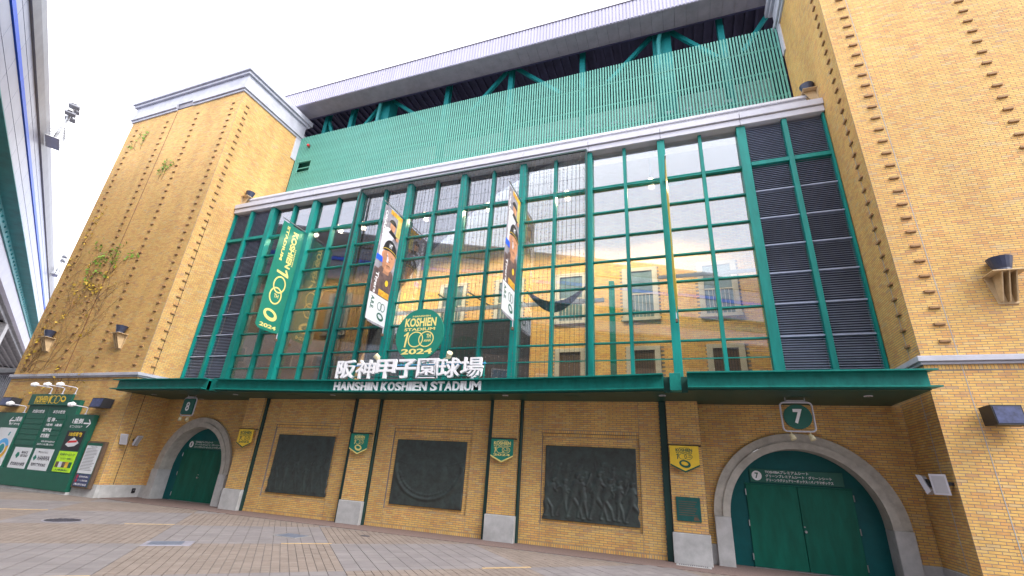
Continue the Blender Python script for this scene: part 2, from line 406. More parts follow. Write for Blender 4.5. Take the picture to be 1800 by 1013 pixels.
# ------------------------------------------------------------------ ground
g = MB(); g.add([(-700,-700,-.03),(700,-700,-.03),(700,700,-.03),(-700,700,-.03)], [(0,1,2,3)])
g.build('ground', 'ground', kind='structure')
def paving():
    bed = MB(); bed.box(-34, 12, -16, -1.0, -.028, -.012); root = bed.build('plaza_paving', 'joint', kind='structure')
    s = math.sqrt(.5); U = np.array((s, s, 0)); V = np.array((s, -s, 0)); N = np.array((0, 0, 1.))
    GC, TC, GH, TH = [], [], [], []
    for iu in range(-8, 3):
        for iv in range(-5, 8):
            u0 = -1.0+3.5*iu; v0 = 3.0*iv; grey = (iu+iv) % 2 == 1
            cu, cv = u0+1.75, v0+1.5; c = U*cu+V*cv
            if not (-36 < c[0] < 13 and -17.5 < c[1] < 1.5): continue
            nu, nv = (12, 10) if grey else (24, 20)
            du, dv = 3.5/nu, 3.0/nv
            for a in range(nu):
                for b in range(nv):
                    p = U*(u0+(a+.5)*du)+V*(v0+(b+.5)*dv)
                    if -34 < p[0] < 12 and -16 < p[1] < -1.12:
                        (GC if grey else TC).append(p+N*rng.normal(0, .0009)); (GH if grey else TH).append((du/2-.0035, dv/2-(.0035 if grey else .0022)))
    gp = [(proj_size(np.array(p)), i) for i, p in enumerate(GC)]
    idx = {i for q, i in sorted(gp, reverse=True)[:300] if q > 0}
    vs = []
    for k in range(6):
        h = GH[0]; V8 = [h[0]*a*U+h[1]*b*V-.02*N for a, b in ((-1,1),(1,1),(1,-1),(-1,-1))]+[(h[0]-.003)*a*U+(h[1]-.003)*b*V for a, b in ((-1,1),(1,1),(1,-1),(-1,-1))]
        me = bpy.data.meshes.new('paving_slab'); me.from_pydata([tuple(x) for x in V8], [], [(7,6,5,4),(4,5,1,0),(5,6,2,1),(6,7,3,2),(7,4,0,3)]); me.update()
        at = me.attributes.new('tint', 'FLOAT', 'POINT'); at.data.foreach_set('value', np.full(8, (k+.5)/6)); me.materials.append(M['pgrey']); vs.append(me)
    for i in idx: link('paving_slab', vs[random.randrange(6)], root, loc=tuple(GC[i]))
    rest = [i for i in range(len(GC)) if i not in idx]
    bulk('paving_slabs', 'pgrey', root, [GC[i] for i in rest], [GH[i] for i in rest], U, -V, N, .02, rng.random(len(rest)), inset=.003)
    bulk('small_pavers', 'ptan', root, TC, TH, U, -V, N, .02, rng.random(len(TC)), inset=.003)
    # tactile-coloured inlay strips on the cell borders
    for (u, v) in ((-12.55, -6.1), (-9.0, -3.0), (-12.55, 0.0), (-5.45, 0.0), (-5.45, -6.0), (-16.05, -9.0)):
        m = MB(); P = [U*(u+a)+V*(v+b)+N*z for z in (.0, .006) for a, b in ((0, .03), (1.05, .03), (1.05, -.03), (0, -.03))]
        m.add(P, [(4,7,6,5)[::-1], (0,1,5,4), (1,2,6,5), (2,3,7,6), (3,0,4,7)]); m.build('inlay_strip', 'tactile', root)
    return root
paving()
ap = MB(); ap.box(-34, 16, -1.0, 1.4, -.028, .002); ap.build('wall_apron', 'apron', kind='structure')

def manhole():
    t = thing('manhole_cover', 'round dark iron manhole cover in the paving before the green billboard', 'manhole cover', loc=(-14.49, -5.17, 0))
    fr = lambda u, v, d: np.array((u, v, d))
    def disc(r0, r1, z, n=40):
        m = MB(); P = [(r1*math.cos(2*math.pi*k/n), r1*math.sin(2*math.pi*k/n)) for k in range(n)]
        m.prism(P, fr, -.01, z); return m
    disc(0, .40, .006).build('frame_ring', 'grey', t); disc(0, .35, .011).build('lid', 'iron', t)
    m = MB()
    for i in range(-3, 4):
        h = math.sqrt(.33**2-(i*.09)**2); m.box(-h, h, i*.09-.02, i*.09+.02, .011, .016)
    m.build('lid_ribs', 'iron', t)
    t = thing('access_cover', 'rectangular iron access cover framed in grey at a corner of the checked paving', 'manhole cover', loc=(-9.95, -5.72, 0)); t.rotation_euler[2] = R(45)
    MB().bbox(-.42, .42, -.30, .30, -.01, .008, .004).build('frame_ring', 'grey', t)
    MB().bbox(-.33, .25, -.22, .22, 0, .013, .003).build('lid', 'ironblue', t)
    t = thing('hydrant_cover', 'small blue square cover with pale rim set diamond-wise in grey slabs', 'manhole cover', loc=(-9.18, -3.21, 0)); t.rotation_euler[2] = R(0)
    MB().bbox(-.36, .36, -.28, .28, -.01, .007, .003).build('frame_ring', 'coverrim', t)
    MB().bbox(-.31, .31, -.24, .24, 0, .012, .003).build('lid', 'ironblue', t)
    t = thing('floor_drain', 'narrow grey drain grate at the foot of the pier beside door 7', 'drain', loc=(-.02, -.42, 0))
    MB().bbox(-.38, .38, -.10, .10, -.01, .016, .004).build('frame_ring', 'concrete', t)
    m = MB()
    for k in range(16): m.box(-.32+k*.04, -.30+k*.04, -.06, .06, .014, .021)
    m.build('grate_bars', 'iron', t)
    t = thing('small_valve_cover', 'tiny dark valve cover in the tan pavers before the middle relief', 'manhole cover', loc=(-8.0, -1.9, 0))
    m = MB(); m.prism([(.13*math.cos(k*math.pi/10), .09*math.sin(k*math.pi/10)) for k in range(20)], fr, -.01, .009); m.build('lid', 'iron', t)
manhole()

# ------------------------------------------------------------------ the stadium building
BLD = thing('stadium_building', 'yellow brick stadium front with two towers, green glazed facade and entrance canopy', 'stadium')

def tooth_mesh():
    m = MB(); m.bbox(-.10, .10, -.05, .02, -.027, .027, .004); return m.mesh('projecting_brick', 'tooth')
TOOTH = tooth_mesh()

def tower(x0, x1, inner, cols, single):
    """x0..x1 front; inner = +1 when the inner face looks towards +X (left tower)"""
    y0, y1, zt = YT, 2.8, 19.5
    e = .0022
    core = MB(); core.box(x0+e, x1-e, y0+e, y1, 0, zt)
    t = core.build('tower', 'mortar', BLD)
    t['label'] = 'tall yellow brick tower on the left, with climbing vines' if inner > 0 else 'tall yellow brick tower on the right with clean brickwork'
    xi = x1 if inner > 0 else x0
    fr = front(y0)
    fs = right(xi) if inner > 0 else left(xi)
    us = (y0+.012, y1) if inner > 0 else (-y1, -y0-.012)
    B = []
    zl0, zl1 = 4.42, 4.60
    lo = .44
    B += brick_rect(fr, x0, x1, lo, 4.31); B += brick_rect(fr, x0, x1, 4.31, zl0, header=True); B += brick_rect(fr, x0, x1, zl1, zt)
    B += brick_rect(fs, us[0], us[1], lo, zl0); B += brick_rect(fs, us[0], us[1], zl1, zt)
    lay_bricks(t, B, single, visible=lambda p: p[1] < y0+.02 and not (x0 < p[0] < x1 and False))
    # projecting bricks in vertical files
    n = int((19.2-4.85)/.385)
    for cx in cols:
        for k in range(n): link('projecting_brick', TOOTH, t, loc=(cx, y0, 4.93+.385*k))
    for k in range(n):
        o = link('projecting_brick', TOOTH, t, loc=(xi, -.78, 4.93+.385*k)); o.rotation_euler[2] = R(90*inner)
    # concrete plinth, stone ledge
    for a, b, nm in (((x0-.03, x1+.03, y0-.03, y0+.05, 0, lo-.004), 'concrete', 'plinth'),):
        pass
    xo = (x0-.0, x1+.03) if inner > 0 else (x0-.03, x1)
    MB().bbox(xo[0], xo[1], y0-.03, y0+.1, -.02, lo-.003, .012).build('plinth', 'concrete', t)
    if inner > 0: MB().bbox(xi-.1, xi+.03, y0+.103, .352, -.02, lo-.003, .012).build('plinth', 'concrete', t)
    else: MB().bbox(xi-.03, xi+.1, y0+.103, .352, -.02, lo-.003, .012).build('plinth', 'concrete', t)
    l = MB()
    for z0, z1, ot in ((zl0, zl0+.06, .05), (zl0+.06, zl1, .10)):
        l.bbox(x0-ot, x1+ot, y0-ot, y0+.3, z0, z1-.002, .008)
        if inner > 0: l.bbox(xi-.2, xi+ot, y0+.301, YG, z0, z1-.002, .008)
        else: l.bbox(xi-ot, xi+.2, y0+.301, YG, z0, z1-.002, .008)
    l.build('stone_ledge', 'stone', t)
    # cap mouldings
    c = MB()
    for z0, z1, ot in ((19.46, 19.60, .07), (19.60, 19.86, .15), (19.86, 20.52, .08), (20.52, 20.68, .20), (20.68, 20.98, .30), (20.98, 21.02, .27)):
        if inner > 0 and z1 <= 19.86:
            c.bbox(x0-ot, -25.45, y0-ot, y1+ot, z0, z1-.003, .012); c.bbox(-24.15, x1+ot, y0-ot, y1+ot, z0, z1-.003, .012)
        else: c.bbox(x0-ot, x1+ot, y0-ot, y1+ot, z0, z1-.003, .012)
    c.build('cap_moulding', 'stone', t)
    if inner > 0:
        MB().box(-25.449, -24.151, y0-.02, y0+.1, 19.55, 19.84).build('vent_slot', 'grey', t)
    f = MB(); f.box(min(xi, xi+inner*.05), max(xi, xi+inner*.05), 2.45, 2.79, 18.0, 19.45); f.build('flashing_strip', 'white', t)
    jx = (-25.38, 'rustjoint', .055) if inner > 0 else (5.60, 'greyjoint', .014)
    MB().box(jx[0]-jx[2]/2, jx[0]+jx[2]/2, y0-.004, y0+.01, .45, 4.41).build('expansion_joint', jx[1], t)
    MB().box(jx[0]-jx[2]/2, jx[0]+jx[2]/2, y0-.004, y0+.01, 4.61, 19.45).build('expansion_joint', jx[1], t)
    MB().box(min(xi-.004*inner, xi+.003*inner), max(xi-.004*inner, xi+.003*inner), -.70, -.68, .45, 12).build('expansion_joint', 'greyjoint' if inner < 0 else 'dark', t)
    return t
tower(-29.2, XL, 1, (-20.87, -23.5, -25.9, -28.5), 0)
tower(XR, 13.75, -1, (5.44, 8.05, 10.6, 13.2), 300)

# ---- entrance wall: three relief panels, four piers, two arch bays
PAN = [(-14.47, -10.52), (-9.46, -5.52), (-4.46, -.60)]
PIER = [(-15.38, -14.58), (-10.36, -9.55), (-5.38, -4.55), (-.42, .38)]
ARCH = [(-17.92, 1.07), (2.55, 1.07)]
RI, RO = 1.63, 2.0
def entrance_wall():
    core = MB()
    core.box(PIER[0][0]+.005, PIER[3][1]-.005, .09, .9, 0, ZS)
    t = core.build('entrance_wall', 'mortar', BLD)
    B = []
    for (a, b) in PAN:
        m = (a+b)/2-.0; ra, rb = a+.60, b-.56; f = front(0)
        MB().box(a, ra-.001, .0022, .09, 0, ZS).build('panel_backing', 'mortar', t); MB().box(rb+.001, b, .0022, .09, 0, ZS).build('panel_backing', 'mortar', t)
        MB().box(ra, rb, .0022, .09, 0, .52).build('panel_backing', 'mortar', t); MB().box(ra, rb, .0022, .09, 2.88, ZS).build('panel_backing', 'mortar', t)
        B += brick_rect(f, a, ra, .09, ZS); B += brick_rect(f, rb, b, .09, ZS); B += brick_rect(f, ra, rb, .09, .525)
        B += brick_rect(f, ra, rb, 2.88, 2.96, header=True); B += brick_rect(f, ra, rb, 2.96, ZS); B += brick_rect(f, a, b, 0, .09, header=True)
        f2 = front(.055); MB().box(ra, rb, .0572, .09, .52, 2.88).build('panel_backing', 'mortar', t)
        B += brick_rect(f2, ra+.004, rb-.004, .525, 2.78); B += brick_rect(front(.028), ra+.004, rb-.004, 2.79, 2.872, header=True)
    for i, (a, b) in enumerate(PIER):
        f = front(-.15); MB().box(a+.0022, b-.0022, -.1478, .09, .6, ZS).build('pier_core', 'mortar', t)
        B += brick_rect(f, a, b, .655, ZS)
        B += brick_rect(right(b), -.14, .09, .655, ZS); B += brick_rect(left(a), -.09, .14, .655, ZS)
        MB().bbox(a-.03, b+.03, -.20, .09, -.02, .65, .012).build('pier_base', 'concrete', t)
    bays = [(XL+.003, PIER[0][0]-.001), (PIER[3][1]+.001, XR-.003)]
    for (a, b), (cx, cz) in zip(bays, ARCH):
        f = front(YB)
        rm = 1.82
        def hole(c0, c1, z0, z1, cx=cx, cz=cz):
            for c in (c0, c1):
                for z in (z0, z1):
                    if abs(c-cx) < rm and (z < cz or (c-cx)**2+(z-cz)**2 < rm*rm): return True
            return False
        B += brick_rect(f, a, b, .44, ZS, hole)
        # mortar backing with the arch cut out
        k = 40; arc = [(cx+rm*math.cos(math.pi*i/k), cz+rm*math.sin(math.pi*i/k)) for i in range(k+1)]
        poly = MB()
        top = [(cx+rm-(2*rm)*i/k, ZS) for i in range(k+1)]
        for i in range(k): poly.prism([arc[i], top[i], top[i+1], arc[i+1]][::-1], f, -.35, -.0022)
        poly.prism([(a, 0), (cx-rm, 0), (cx-rm, ZS), (a, ZS)], f, -.35, -.0022); poly.prism([(cx+rm, 0), (b, 0), (b, ZS), (cx+rm, ZS)], f, -.35, -.0022)
        poly.build('bay_backing', 'mortar', t)
        for (p, q) in ((a, cx-RO+.02), (cx+RO-.02, b)):
            if q-p > .05: MB().bbox(p, q, YB-.03, YB+.05, -.02, .44, .01).build('plinth', 'concrete', t)
    lay_bricks(t, B, 300)
    # steel posts beside the piers
    for x0, x1 in ((-14.58+.02, -14.47), (-10.52, -10.36), (-9.55, -9.46), (-5.52, -5.39), (-4.54, -4.46), (-.60, -.425)):
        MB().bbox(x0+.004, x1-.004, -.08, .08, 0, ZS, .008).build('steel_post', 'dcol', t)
    MB().tube([(-10.44, -.20, ZS), (-10.44, -.20, 2.68)], .018).build('conduit', 'black', t)
    return t
EW = entrance_wall()

def arch(cx, cz, lab):
    f = front(YB); k = 40
    def ring(r0, r1, d0, d1, a0=0, a1=math.pi):
        m = MB()
        for i in range(k):
            t0, t1 = a0+(a1-a0)*i/k, a0+(a1-a0)*(i+1)/k
            P = [(cx+r*math.cos(t), cz+r*math.sin(t)) for r, t in ((r0, t0), (r1, t0), (r1, t1), (r0, t1))]
            m.prism(P, f, d0, d1)
        return m
    a = ring(RI, 1.80, -.40, .13).build('arch_surround', 'arch', BLD); a['label'] = lab
    ring(1.802, RO, -.05, .09).build('outer_moulding', 'arch', a)
    for s in (-1, 1):
        x0, x1 = sorted((cx+s*RI, cx+s*(RO+.0)))
        MB().bbox(x0, x1, YB-.15, YB+.40, -.02, cz-.004, .012).build('impost_block', 'concrete', a)
    return a
arch(*ARCH[0], 'grey stone arch around door 8'); arch(*ARCH[1], 'grey stone arch around door 7')

def door(cx, cz, num):
    f = front(.73); k = 32
    P = [(cx-RI-.02, -.01), (cx+RI+.02, -.01)]+[(cx+(RI+.02)*math.cos(math.pi*i/k), cz+(RI+.02)*math.sin(math.pi*i/k)) for i in range(k+1)]
    m = MB(); m.prism(P, f, -.04, 0.0); t = m.build('door', 'doorblue', BLD); t['label'] = 'green double door under the stone arch numbered '+num
    c = cx-.03
    for s in (-1, 1):
        x0, x1 = sorted((c+s*.006, c+s*1.15))
        lf = MB(); lf.bbox(x0, x1, .695, .735, .015, 1.84, .006); lf = lf.build('door_leaf', 'door', t)
        for z in (.22, .95, 1.66):
            MB().tube([(c+s*1.16, .69, z-.07), (c+s*1.16, .69, z+.07)], .013).build('hinge', 'steelgrey', t)
        MB().box(c+s*.5-.12, c+s*.5+.12, .685, .70, 1.775, 1.80).build('door_closer', 'door', t)
    MB().box(c-1.17, c+1.17, .70, .74, 1.845, 1.875).build('door_head', 'door', t)
    MB().box(c-1.15, c+1.15, .62, .74, -.01, .012).build('threshold', 'steelgrey', t)
    h = MB(); fr = front(.695)
    h.prism([(c+.04+.028*math.cos(q*math.pi/8), .86+.028*math.sin(q*math.pi/8)) for q in range(16)], fr, 0, .05); h.build('door_knob', 'steelgrey', t, smooth=False)
    h = MB(); h.prism([(c+.03+.016*math.cos(q*math.pi/8), .96+.016*math.sin(q*math.pi/8)) for q in range(16)], fr, 0, .02); h.build('lock', 'steelgrey', t)
    MB().bbox(c-1.02, c+1.02, .70, .73, 1.90, 2.22, .004).build('sign_plate', 'signgreen', t)
    fp = front(.70)
    d = MB(); d.flat([(c-.86+.115*math.cos(q*math.pi/16), 2.06+.115*math.sin(q*math.pi/16)) for q in range(32)], fp, .004); d.build('number_disc', 'letter', t)
    x = MB(); put(x, num, c-.90, 1.99, c-.82, 2.13, fp, .008, .03); x.build('number', 'bgreen', t)
    x = MB()
    put(x, 'TOSHIBAプレミアムシート', c-.66, 2.125, c+.30, 2.195, fp, .004, .015)
    put(x, 'グリーンプレミアムシート・グリーンシート', c-.66, 2.03, c+.78, 2.10, fp, .004, .015)
    put(x, 'グリーンラグジュアリーボックス / パノラマボックス', c-.66, 1.935, c+.80, 2.005, fp, .004, .015)
    x.build('lettering', 'letter', t)
door(*ARCH[0], '8'); door(*ARCH[1], '7')

# ---- canopy
def web(x):
    if x > .05 or x < -15.35: return -1.76
    s = (x+7.66)/7.5
    return -1.16-.50*s*s
def canopy():
    secs = [(XL-.04, -15.62), (-15.28, -.38), (.16, XR-.20)]
    root = None
    for (a, b) in secs:
        n = 2 if b-a < 8 else 24
        xs = [a+(b-a)*i/n for i in range(n+1)]
        m = MB()
        for i in range(n):       # soffit and roof slab
            x0, x1 = xs[i], xs[i+1]; q0, q1 = web(x0 if 0 < i else a+.01 if b-a > 8 else a), web(x1 if i < n-1 else b-.01 if b-a > 8 else b)
            V = [(x0,q0,ZS),(x1,q1,ZS),(x1,.36 if -15 < (a+b)/2 < 0 else .355,ZS),(x0,.355,ZS)]
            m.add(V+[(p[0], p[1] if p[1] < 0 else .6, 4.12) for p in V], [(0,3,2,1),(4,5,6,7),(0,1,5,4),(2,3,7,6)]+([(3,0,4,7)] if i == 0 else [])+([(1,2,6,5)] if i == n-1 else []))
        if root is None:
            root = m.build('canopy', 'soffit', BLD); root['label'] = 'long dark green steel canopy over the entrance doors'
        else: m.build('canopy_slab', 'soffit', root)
        fl = MB()
        for i in range(n):
            x0, x1 = xs[i], xs[i+1]; end0 = a < -16 and i == 0; end1 = b > 1 and i == n-1
            g0, g1 = (web(max(min(x, b-.01), a+.01)) for x in (x0, x1))
            for z0, z1, o0 in ((3.815, 3.845, .19), (4.155, 4.185, .17), (3.846, 4.154, .012)):
                q0, q1 = (x0-.13 if end0 and o0 > .1 else x0), (x1+.13 if end1 and o0 > .1 else x1)
                V = [(q0,g0-o0,z0),(q1,g1-o0,z0),(x1,g1+.25,z0),(x0,g0+.25,z0)]
                fl.add(V+[(p[0],p[1],z1) for p in V], [(0,3,2,1),(4,5,6,7),(0,1,5,4),(2,3,7,6),(3,0,4,7),(1,2,6,5)])
        fl.build('fascia_beam', 'canopy', root)
    # column brackets between the sections
    for x in (-15.45, -.11):
        MB().bbox(x-.13, x+.13, -1.68, .4, 3.79, 4.21, .008).build('bracket', 'canopy', root)
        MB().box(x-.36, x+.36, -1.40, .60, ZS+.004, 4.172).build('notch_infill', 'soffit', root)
    # seam plates under the slab
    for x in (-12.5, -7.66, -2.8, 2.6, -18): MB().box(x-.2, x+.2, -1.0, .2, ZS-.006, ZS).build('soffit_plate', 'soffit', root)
    for x, y in ((-19.63,-.86),(-15.16,-.95),(-18.36,.2),(-13.37,.18),(-12.88,.18),(-10.85,-.9),(-10.06,.2),(-8.13,.18),(-7.65,.18),(-5.75,.16),(-4.72,-.96),(-2.88,.15),(-2.43,.13),(-.45,-1.03),(3.88,-1.06)):
        rim = MB(); P = [(x+.085*math.cos(q*math.pi/10), y+.085*math.sin(q*math.pi/10)) for q in range(20)]
        fz = frame((0,0,0), (1,0,0), (0,1,0), (0,0,-1))
        rim.prism(P, fz, -ZS+.0, -ZS+.012); o = rim.build('downlight', 'white', root)
        P = [(x+.06*math.cos(q*math.pi/10), y+.06*math.sin(q*math.pi/10)) for q in range(20)]
        e = MB(); e.flat(P, fz, -ZS+.014); e.build('diffuser', 'lens', o)
    return root
CAN = canopy()

# ---- glazed curtain wall
COLX = [CX+2.55*k for k in range(-4, 5)]
ROWS = [4.25, 5.65, 6.60, 7.55, 8.47, 9.40, 10.38, 11.40, 13.05]
def curtain():
    s = MB(); s.box(XL+.01, XR-.01, .40, .72, 4.19, 4.30); s.box(XL+.01, XR-.01, .46, .72, 13.0, 13.16)
    t = s.build('curtain_wall', 'steel', BLD); t['label'] = 'green framed glass wall above the canopy'
    for i, x in enumerate(COLX):
        wd = .15 if i in (0, 8) else .14
        MB().bbox(x-wd+.015, x+wd-.015, .42, .70, 4.18, 13.16, .006).build('column', 'steel', t)
    for x0, x1 in zip(COLX[:-1], COLX[1:]):
        m = (x0+x1)/2
        MB().bbox(m-.055, m+.055, .50, .70, 4.30, 13.0, .004).build('mullion', 'steel', t)
        for (a, b) in ((x0+.125, m-.055), (m+.055, x1-.125)):
            for r in ROWS[1:-1]:
                if r == 11.40:
                    MB().bbox(a, b, .52, .68, r-.07, r-.02, .004).build('transom', 'steel', t); MB().bbox(a, b, .54, .68, r+.01, r+.05, .004).build('transom', 'steel', t)
                else: MB().bbox(a, b, .55, .68, r-.025, r+.025, .004).build('transom', 'steel', t)
            MB().box(a, b, .53, .56, 5.08, 5.11).build('guard_rail', 'steel', t)
            for r0, r1 in zip(ROWS[:-1], ROWS[1:]):
                p = MB(); h = (r1-r0)/2+.01; q = (b-a)/2+.02
                p.box(-q, q, -.005, .005, -h, h)
                o = p.build('pane', 'glass', t, loc=((a+b)/2, YG+.015, (r0+r1)/2))
                o.rotation_euler = (R(random.gauss(0, .16)), 0, R(random.gauss(0, .16)))
    # louvre bays beside the towers
    for (a, b) in ((XL+.02, COLX[0]-.15), (COLX[-1]+.15, XR-.02)):
        m = (a+b)/2
        MB().bbox(m-.07, m+.07, .40, .70, 4.30, 13.0, .004).build('mullion', 'steel', t)
        e = a if a < CX else b-.06
        MB().bbox(e, e+.06, .42, .70, 4.30, 13.0, .004).build('mullion', 'steel', t)
        for (u0, u1) in ((a+.0+(.06 if a < CX else 0), m-.07), (m+.07, b-(.06 if a > CX else 0))):
            for r in ROWS[1:-1]:
                if r == 11.40: MB().bbox(u0, u1, .43, .68, r-.08, r+.06, .004).build('transom', 'steel', t)
                else: MB().box(u0, u1, .50, .68, r-.02, r+.02).build('transom', 'louvre', t)
            MB().box(u0, u1, .70, .72, 4.3, 13.0).build('louvre_backing', 'intdark', t)
            for r0, r1 in zip(ROWS[:-1], ROWS[1:]):
                p = MB(); n = int(round((r1-r0-.06)/.068)); st = (r1-r0-.06)/n
                for k in range(n):
                    z = r0+.03+k*st
                    V = [(u0, .535, z), (u1, .535, z), (u1, .635, z+.05), (u0, .635, z+.05)]
                    V += [(p_[0], p_[1], p_[2]+.008) for p_ in V]
                    p.add(V, [(0,3,2,1),(4,5,6,7),(0,1,5,4),(1,2,6,5),(2,3,7,6),(3,0,4,7)])
                p.build('louvre_panel', 'louvre', t)
    return t
curtain()

# ---- white cornice band and terrace behind it
def cornice():
    t = None
    js = [XL+.02]+COLX+[XR-.0]
    for a, b in zip(js[:-1], js[1:]):
        m = MB()
        m.bbox(a+.006, b-.006, .28, .95, 13.17, 13.40, .01); m.bbox(a+.006, b-.006, .34, .95, 12.93, 13.155, .01)
        if t is None: t = m.build('cornice_band', 'white', BLD)
        else: m.build('band_segment', 'white', t)
    MB().box(XL+.01, XR-.01, .36, 2.9, 12.98, 13.37).build('terrace_slab', 'grey', t)
cornice()

# ---- green slatted screen
def screen():
    ys = 2.8; z0, z1 = 13.9, 19.66
    r = MB()
    for z in (14.7, 16.1, 17.4, 18.65): r.box(XL+.02, XR-.05, ys+.05, ys+.10, z-.03, z+.03)
    t = r.build('slatted_screen', 'slat', BLD); t['label'] = 'pale green screen of upright slats above the white band'
    n = 205; st = (XR-XL-.1)/n
    sm = MB(); sm.bbox(-.033, .033, -.03, .03, z0, z1, .006); sm = sm.mesh('slat', 'slat')
    sb = MB(); sb.bbox(-.033, .033, -.03, .03, 17.80, z1, .006); sb = sb.mesh('slat', 'slat')
    sa = MB(); sa.bbox(-.033, .033, -.03, .03, z0, 17.05, .006); sa = sa.mesh('slat', 'slat')
    for i in range(n):
        x = XL+.05+(i+.5)*st
        if -20.0 < x < -19.12:
            link('slat', sa, t, loc=(x, ys, 0)); link('slat', sb, t, loc=(x, ys, 0))
        else: link('slat', sm, t, loc=(x, ys, 0))
    [MB().box(-20.08, -19.06, ys-.04, ys+.06, z-.02, z+.02).build('opening_frame', 'slat', t) for z in (17.04, 17.80)]
    MB().box(-20.38, -18.2, ys+.45, ys+.5, 16.5, 19.0).build('opening_back', 'bgreen', t)
    for z in (14.4, 15.3, 16.2, 17.1, 18.0, 18.9): MB().box(XR-.16, XR-.02, ys+.1, ys+.3, z-.03, z+.03).build('wall_bracket', 'slat', t)
    # walkway wall and fittings glimpsed through the slats
    MB().box(XL, XR, 5.2, 5.3, 13.4, 19.3).build('rear_wall', 'rearwall', t); MB().box(XL-.12, XL-.02, 2.81, 5.3, 13.4, 19.6).build('side_return', 'bgreen', t)
    x = -14.2
    while x < 3.9:
        MB().bbox(x, x+.36, ys+.16, ys+.22, 16.36, 16.50, .01).build('light_fitting', 'white', t); x += .76
    return t
screen()
b = thing('alarm_beacon', 'small red warning lamp mounted on the green slatted screen', 'lamp', loc=(-19.48, 2.66, 18.8))
MB().bbox(-.06, .06, -.02, .09, -.06, .12, .01).build('backplate', 'brown', b); MB().tube([(0, -.03, -.02), (0, -.03, .07), (0, -.03, .11)], [.075, .07, .03], 12).build('lens', 'red', b)

# ---- roof
def roof():
    x0, x1 = -26.0, 18.0; y0 = 1.95; zs = 21.42
    d = MB(); d.box(x0, x1, y0+.06, 14, 22.36, 22.5); t = d.build('roof', 'roofdark', BLD); t['label'] = 'broad flat roof with pale ribbed edge over a dark truss space'
    f = MB(); f.box(x0, x1, y0+.03, y0+.06, zs, 22.52)
    n = int((x1-x0)/.16)
    for i in range(n): f.box(x0+i*.16, x0+i*.16+.10, y0, y0+.03, zs+.01, 22.50)
    f.build('fascia_cladding', 'fascia', t)
    MB().box(x0, x1, y0-.03, y0+.12, 22.522, 22.57).build('edge_trim', 'grey', t)
    s = MB()
    n = int((x1-x0)/.5)
    for i in range(n): s.box(x0+i*.5+.004, x0+i*.5+.496, y0+.061, 3.05, zs-.02, zs+.02)
    s.build('soffit_panels', 'grey', t)
    MB().box(x0, x1, 3.055, 3.12, zs-.06, 22.35).build('soffit_edge', 'roofdark', t)
    r = MB()
    for i in range(int((x1-x0)/.45)): r.box(x0+i*.45, x0+i*.45+.14, 3.2, 13.9, 22.24, 22.355)
    r.build('roof_decking', 'roofdark', t)
    for x in (-15.3, .38):
        MB().bbox(x-.42, x+.42, 3.5, 4.2, 13.4, 22.2, .02).build('roof_column', 'trusses', t)
        MB().bar((x-.42, 3.6, 21.0), (x+.42, 3.6, 21.0), .05, .06).build('column_band', 'trusses', t)
        px = x-.16
        MB().tube([(px, 3.32, 14), (px, 3.32, 21.0), (px+.03, 3.3, 21.2), (px+.2, 3.1, 21.75)], .10, 12).build('drainpipe', 'pipe', t, smooth=True)
        for z in (20.2, 20.9): MB().tube([(px, 3.32, z-.03), (px, 3.32, z+.03)], .115, 12).build('pipe_clip', 'pipe', t)
    for x in (-19.6, -17.63, -11.1, -7.3, -3.45, 2.95):
        m = MB(); m.box(x-.13, x+.13, 3.5, 3.53, 14, 22.24); m.box(x-.13, x+.13, 3.75, 3.78, 14, 22.24); m.box(x-.02, x+.02, 3.531, 3.749, 14, 22.24)
        m.build('truss_post', 'trusses', t)
    for p in ((-15.2,22.2,-12.2,19.6), (-7.5,22.1,-9.6,19.6), (-7.1,22.1,-4.6,19.6), (.1,22.1,-2.2,19.6), (.7,22.1,2.7,19.6), (5.3,22.1,3.7,19.6), (-15.5,22.1,-17.2,19.6), (-19.8,22.1,-18.6,19.6), (-11.1,22.1,-13.5,23.5)):
        if p[3] > 23: continue
        MB().bar((p[0], 3.66, p[1]), (p[2], 3.66, p[3]), .16, .18).build('truss_diagonal', 'trusses', t)
    for x in (-11.1, -3.45, 4.6, -19.2):
        MB().bar((x, 3.7, 22.1), (x, 11, 20.4), .14, .16).build('truss_diagonal', 'roofdark', t)
    MB().box(x0, x1, 12, 12.2, 13, 22.4).build('rear_closure', 'dark', t)
roof()

